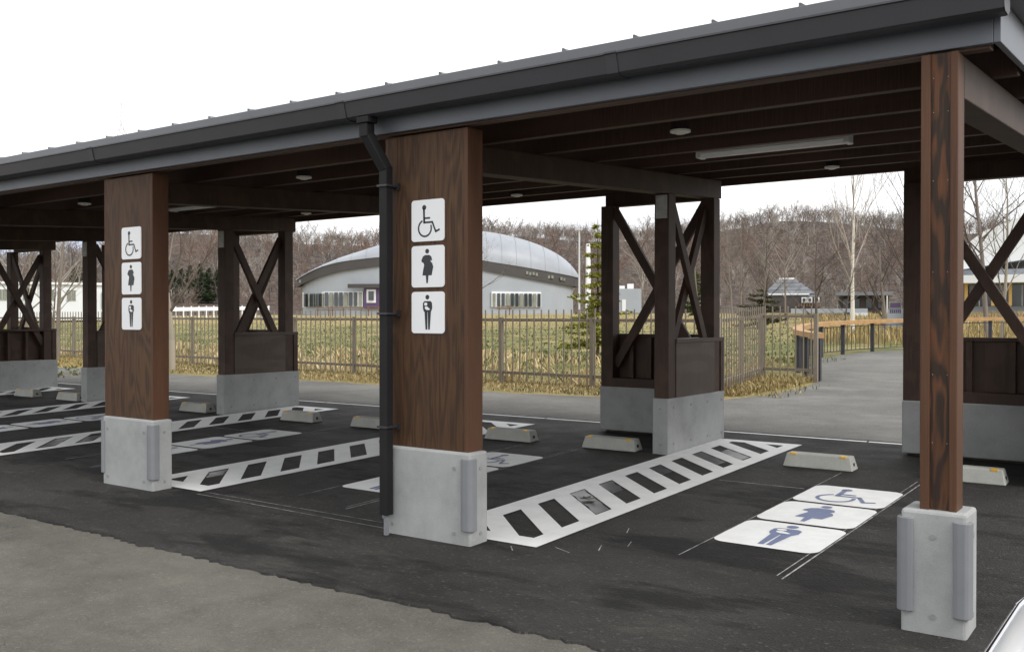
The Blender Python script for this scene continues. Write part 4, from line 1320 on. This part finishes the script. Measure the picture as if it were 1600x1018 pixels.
for a in (1252, 1260.5, 1271):
    wd = rect(a, a + 7.5, 464.5, 473, 'window', 'frame_white', hb, 0.2, 0.3)
    rect(a + 1.6, a + 5.9, 466, 471.5, 'pane', 'glass', wd, 0.26, 0.1)
for i in range(9):
    rect(1247 + i * 4, 1249 + i * 4, 474, 479, 'fence_slat', 'brown', hb, 0.5, 0.2)
# dark low hall
hb, rect, *_ = house(1312, 1386, 112, 462, 489, 8, 'low_hall', 'dark low hall with a flat grey canopy behind the birch', 'hall', 'dark_wall')
rect(1308, 1392, 456.5, 461.8, 'roof', 'slate', hb, 1.2, 10)
for a in (1318, 1334, 1352, 1370):
    wd = rect(a, a + 10, 466, 482, 'window', 'dome_band', hb, 0.12, 0.2)
    rect(a + 1, a + 9, 467, 481, 'pane', 'glass', wd, 0.18, 0.1)
# low concrete culvert wall in the reeds
hb, rect, *_ = house(1238, 1352, 62, 482, 489, 2.5, 'culvert', 'low grey concrete culvert wall in the reeds behind the railing', 'wall', 'dome_wall')
rect(1318, 1326, 488, 498, 'opening', 'glass', hb, 0.1, 0.5)
rect(1326, 1352, 489, 500, 'abutment', 'white_wall', hb, 0.06, 1.5)
# right hand building with curved white roof
hb, rect, oo, uu_, ww_, k_, zz = house(1490, 1680, 85, 420, 492, 16, 'museum_building', 'grey building with a sloping white roof at the right edge', 'building', 'dome_wall')
P = []
for w0 in (-0.8, 17):
    for px_, y_ in ((1484, 424), (1690, 392), (1690, 330), (1600, 338), (1540, 362), (1500, 395)):
        P.append(oo + uu_ * (px_ - 1585) * k_ + ww_ * w0 + Vector((0, 0, zz(y_) - oo.z)))
MB().add(P, [tuple(range(5, -1, -1)), tuple(range(6, 12))] + [(i, (i + 1) % 6, 6 + (i + 1) % 6, 6 + i) for i in range(6)]).build('roof', 'white_wall', hb)
rect(1494, 1690, 431, 443, 'canopy', 'white_wall', hb, 3.0, 3.0)
rect(1500, 1690, 445, 478, 'glazing', 'glass', hb, 0.1, 0.2)
for a in (1515.5, 1553, 1577, 1612, 1650):
    rect(a, a + 4.5, 443, 478, 'column', 'amber', hb, 1.6, 0.5)
for a in (1535, 1567, 1595, 1630):
    rect(a, a + 1, 445, 478, 'mullion', 'frame_white', hb, 0.2, 0.1)
# signboard beyond the railing
hb, rect, *_ = house(1388, 1424, 36, 482, 510, 0.04, 'notice_board', 'pale notice board with a plum picture behind the railing', 'sign', 'dome_wall')
MBp = rect(1392, 1407, 473, 480, 'picture', 'plum', hb, 0.03, 0.05)
for i in range(6):
    rect(1391.5 + i * 2.8, 1393.3 + i * 2.8, 483.5, 489, 'printed_bar', 'plum', hb, 0.008, 0.006)
rect(1390, 1408, 471, 482, 'upper_panel', 'dull_glass', hb, 0.02, 0.03)

# poles
def pole(px, dist, y_top, r_, lab, mat='pole', arm=True, name='lamp_pole'):
    x, y = at(px, dist); z = float(terrain(x, y))
    zt = CAM_H + (496.2 - y_top) * dist * math.cos(math.atan((px - 800) / FPX)) / FPX
    t_ = thing(name, lab, 'pole', (x, y, z))
    MB().tube([(x, y, z - 0.2), (x, y, zt)], [r_, r_ * 0.75], 8).build('shaft', mat, t_)
    if arm:
        MB().box(x - 0.5, x + 0.35, y - 0.12, y + 0.12, zt, zt + 0.14).build('lamp_head', mat, t_, 0.03)
        MB().box(x - 0.14, x + 0.14, y - 0.16, y - 0.02, z + 1.6, z + 2.1).build('control_box', mat, t_)
pole(905, 100, 360, 0.11, 'slim lamp pole at the right end of the dome')
pole(919, 125, 381, 0.38, 'white flue pipe right of the dome', 'frame_white', False, 'flue_pipe')
pole(445, 90, 393, 0.10, 'slim pole left of the dome')
pole(1386, 70, 462, 0.06, 'thin pole left of the end post', 'pole', False, 'thin_pole')
# white guard barrier and benches by the dome
x0b, x1b = at(262, 92), at(420, 100)
gbar = thing('guard_barrier', 'white roadside guard barrier beyond the field', 'barrier', (x0b[0], x0b[1], float(terrain(*x0b))))
for i in range(15):
    f_ = i / 14
    x, y = x0b[0] + (x1b[0] - x0b[0]) * f_, x0b[1] + (x1b[1] - x0b[1]) * f_
    z = float(terrain(x, y))
    MB().tube([(x, y, z), (x, y, z + 1.25)], 0.06, 6).build('post', 'frame_white', gbar)
MB().beam((x0b[0], x0b[1], float(terrain(*x0b)) + 1.0), (x1b[0], x1b[1], float(terrain(*x1b)) + 1.0), 0.34, 0.06, (x1b[1] - x0b[1], x0b[0] - x1b[0], 0)).build('rail', 'frame_white', gbar)
for i, px in enumerate((505, 528, 556, 584, 788)):
    oo, uu_, ww_ = frame_axes(px, 112)
    tb = thing('picnic_table', 'brown timber picnic table in front of the dome, %s' % ['leftmost', 'second from the left', 'third from the left', 'beside the dome door', 'right of the downpipe column'][i], 'table', tuple(oo), 'picnic tables before the dome')
    zb = oo.z + 0.35
    for nm, du, dw, dz, su, sw, sz in (('table_top', 0, 0, 0.72, 1.7, 0.8, 0.08), ('bench', 0, -0.75, 0.42, 1.7, 0.3, 0.07), ('bench', 0, 0.75, 0.42, 1.7, 0.3, 0.07), ('leg', -0.6, 0, 0.2, 0.12, 1.6, 1.0), ('leg', 0.6, 0, 0.2, 0.12, 1.6, 1.0)):
        MB().obox(Vector((oo.x, oo.y, zb)) + uu_ * du + ww_ * dw + Vector((0, 0, dz)), uu_, ww_, (0, 0, 1), su, sw, sz).build(nm, 'brown', tb)

# snowy mountains far away
mv, mf = [], []
hs = np.linspace(R(-80), R(5), 120)
for i, h in enumerate(hs):
    hd = math.degrees(h)
    zt = 420 + 60 * math.sin(hd * 0.55) + 60 * math.sin(hd * 1.37 + 1) + 28 * math.sin(hd * 3.1)
    if hd > -54:
        zt *= max(0.25, 1 - (hd + 54) / 14)
    for d, z in ((4300, -20), (4900, zt * 0.45), (5600, zt * 1.12), (6800, -20)):
        mv.append((math.sin(h) * d, math.cos(h) * d, z + (25 * math.sin(i * 1.9) if 4500 < d < 5000 else 0)))
for i in range(119):
    for j in range(3):
        mf.append((i * 4 + j, (i + 1) * 4 + j, (i + 1) * 4 + j + 1, i * 4 + j + 1))
tag(MB().add(mv, mf).build('mountain', 'snow', smooth=True), None, None, None, 'structure')

# ------------------------------------------------------------------ white car nosing in at the lower right
car = thing('parked_car', 'white car whose bonnet corner shows at the lower right', 'car', (1.7, 1.62, gz(1.62)))
zg = gz(1.62)
yc, hw = 1.75, 0.84
prof = [  # x from the nose, half width factor, lower z, waist z, top z, top half width factor
    (0.00, 0.78, 0.36, 0.62, 0.80, 0.70), (0.010, 0.83, 0.32, 0.64, 0.835, 0.765), (0.035, 0.88, 0.26, 0.66, 0.858, 0.82), (0.075, 0.92, 0.22, 0.68, 0.873, 0.86), (0.14, 0.955, 0.20, 0.71, 0.887, 0.885), (0.24, 0.975, 0.20, 0.73, 0.902, 0.90), (0.45, 0.99, 0.19, 0.76, 0.925, 0.91),
    (0.95, 1.0, 0.19, 0.82, 0.975, 0.90), (1.12, 1.0, 0.19, 0.84, 1.0, 0.88), (1.75, 1.0, 0.19, 0.88, 1.42, 0.74), (2.3, 1.0, 0.19, 0.90, 1.48, 0.73), (3.2, 1.0, 0.19, 0.92, 1.45, 0.72), (3.75, 0.98, 0.22, 0.92, 1.15, 0.78), (3.98, 0.93, 0.34, 0.86, 0.95, 0.82)]
XN = -0.335
V, Fc = [], []
nr = 12
for xo, wf, zl, zw, zt, tf in prof:
    r_ = [(-wf * 0.92, zl), (-wf, zl + 0.12), (-wf, zw), (-wf * 0.985, zw + 0.04), (-tf, zt - 0.03), (-tf + 0.06, zt), (tf - 0.06, zt), (tf, zt - 0.03), (wf * 0.985, zw + 0.04), (wf, zw), (wf, zl + 0.12), (wf * 0.92, zl)]
    V += [(XN + xo, yc + a * hw, zg + z) for a, z in r_]
for i in range(len(prof) - 1):
    for j in range(nr):
        Fc.append((i * nr + j, i * nr + (j + 1) % nr, (i + 1) * nr + (j + 1) % nr, (i + 1) * nr + j))
Fc += [tuple(range(nr)), tuple((len(prof) - 1) * nr + j for j in range(nr - 1, -1, -1))]
body = MB().add(V, Fc).build('body', 'car_paint', car, 0.012, smooth=True, seg=3)
def nose_line(dx, ins, dz):
    """points that follow the rounded nose in plan, dx behind its edge"""
    out = []
    for sg in (-1, 1):
        row = [(XN + xo + dx, yc + sg * (tf * hw - ins), zg + zt + dz) for xo, wf, zl, zw, zt, tf in prof[1:6]]
        out += row[::-1] if sg < 0 else row
    return out
MB().tube(nose_line(-0.008, -0.008, -0.016), 0.010, 8).build('chrome_strip', 'chrome', car, smooth=True)
MB().tube(nose_line(0.052, 0.062, 0.010), 0.010, 6).build('bonnet_gap', 'rubber', car, smooth=True)
for s_ in (-1, 1):
    MB().obox((XN + 0.07, yc + s_ * 0.62, zg + 0.70), (1, 0.5 * s_, 0.3), (-0.5 * s_, 1, 0), (0, 0, 1), 0.12, 0.30, 0.13).build('headlight', 'lampglass', car, 0.03)
    for xo in (0.80, 3.15):
        wh = MB().tube([(XN + xo, yc + s_ * 0.66, zg + 0.31), (XN + xo, yc + s_ * 0.855, zg + 0.31)], 0.31, 24).build('wheel', 'rubber', car, 0.02)
        MB().tube([(XN + xo, yc + s_ * 0.80, zg + 0.31), (XN + xo, yc + s_ * 0.862, zg + 0.31)], 0.20, 20).build('rim', 'chrome', wh)
    MB().add([(XN + 1.22, yc + s_ * 0.762, zg + 1.0), (XN + 3.5, yc + s_ * 0.79, zg + 1.0), (XN + 3.15, yc + s_ * 0.655, zg + 1.36), (XN + 1.75, yc + s_ * 0.665, zg + 1.35)], [(0, 1, 2, 3)]).build('side_window', 'glass', car)
    MB().obox((XN + 1.25, yc + s_ * 0.93, zg + 1.0), (1, 0, 0), (0, 1, 0), (0, 0, 1), 0.10, 0.18, 0.13).build('wing_mirror', 'car_paint', car, 0.03)
MB().add([(XN + 1.13, yc - 0.70, zg + 1.008), (XN + 1.13, yc + 0.70, zg + 1.008), (XN + 1.735, yc + 0.58, zg + 1.418), (XN + 1.735, yc - 0.58, zg + 1.418)], [(0, 1, 2, 3)]).build('windscreen', 'glass', car)
MB().box(XN - 0.012, XN + 0.03, yc - 0.45, yc + 0.45, zg + 0.42, zg + 0.60).build('grille', 'rubber', car, 0.008)
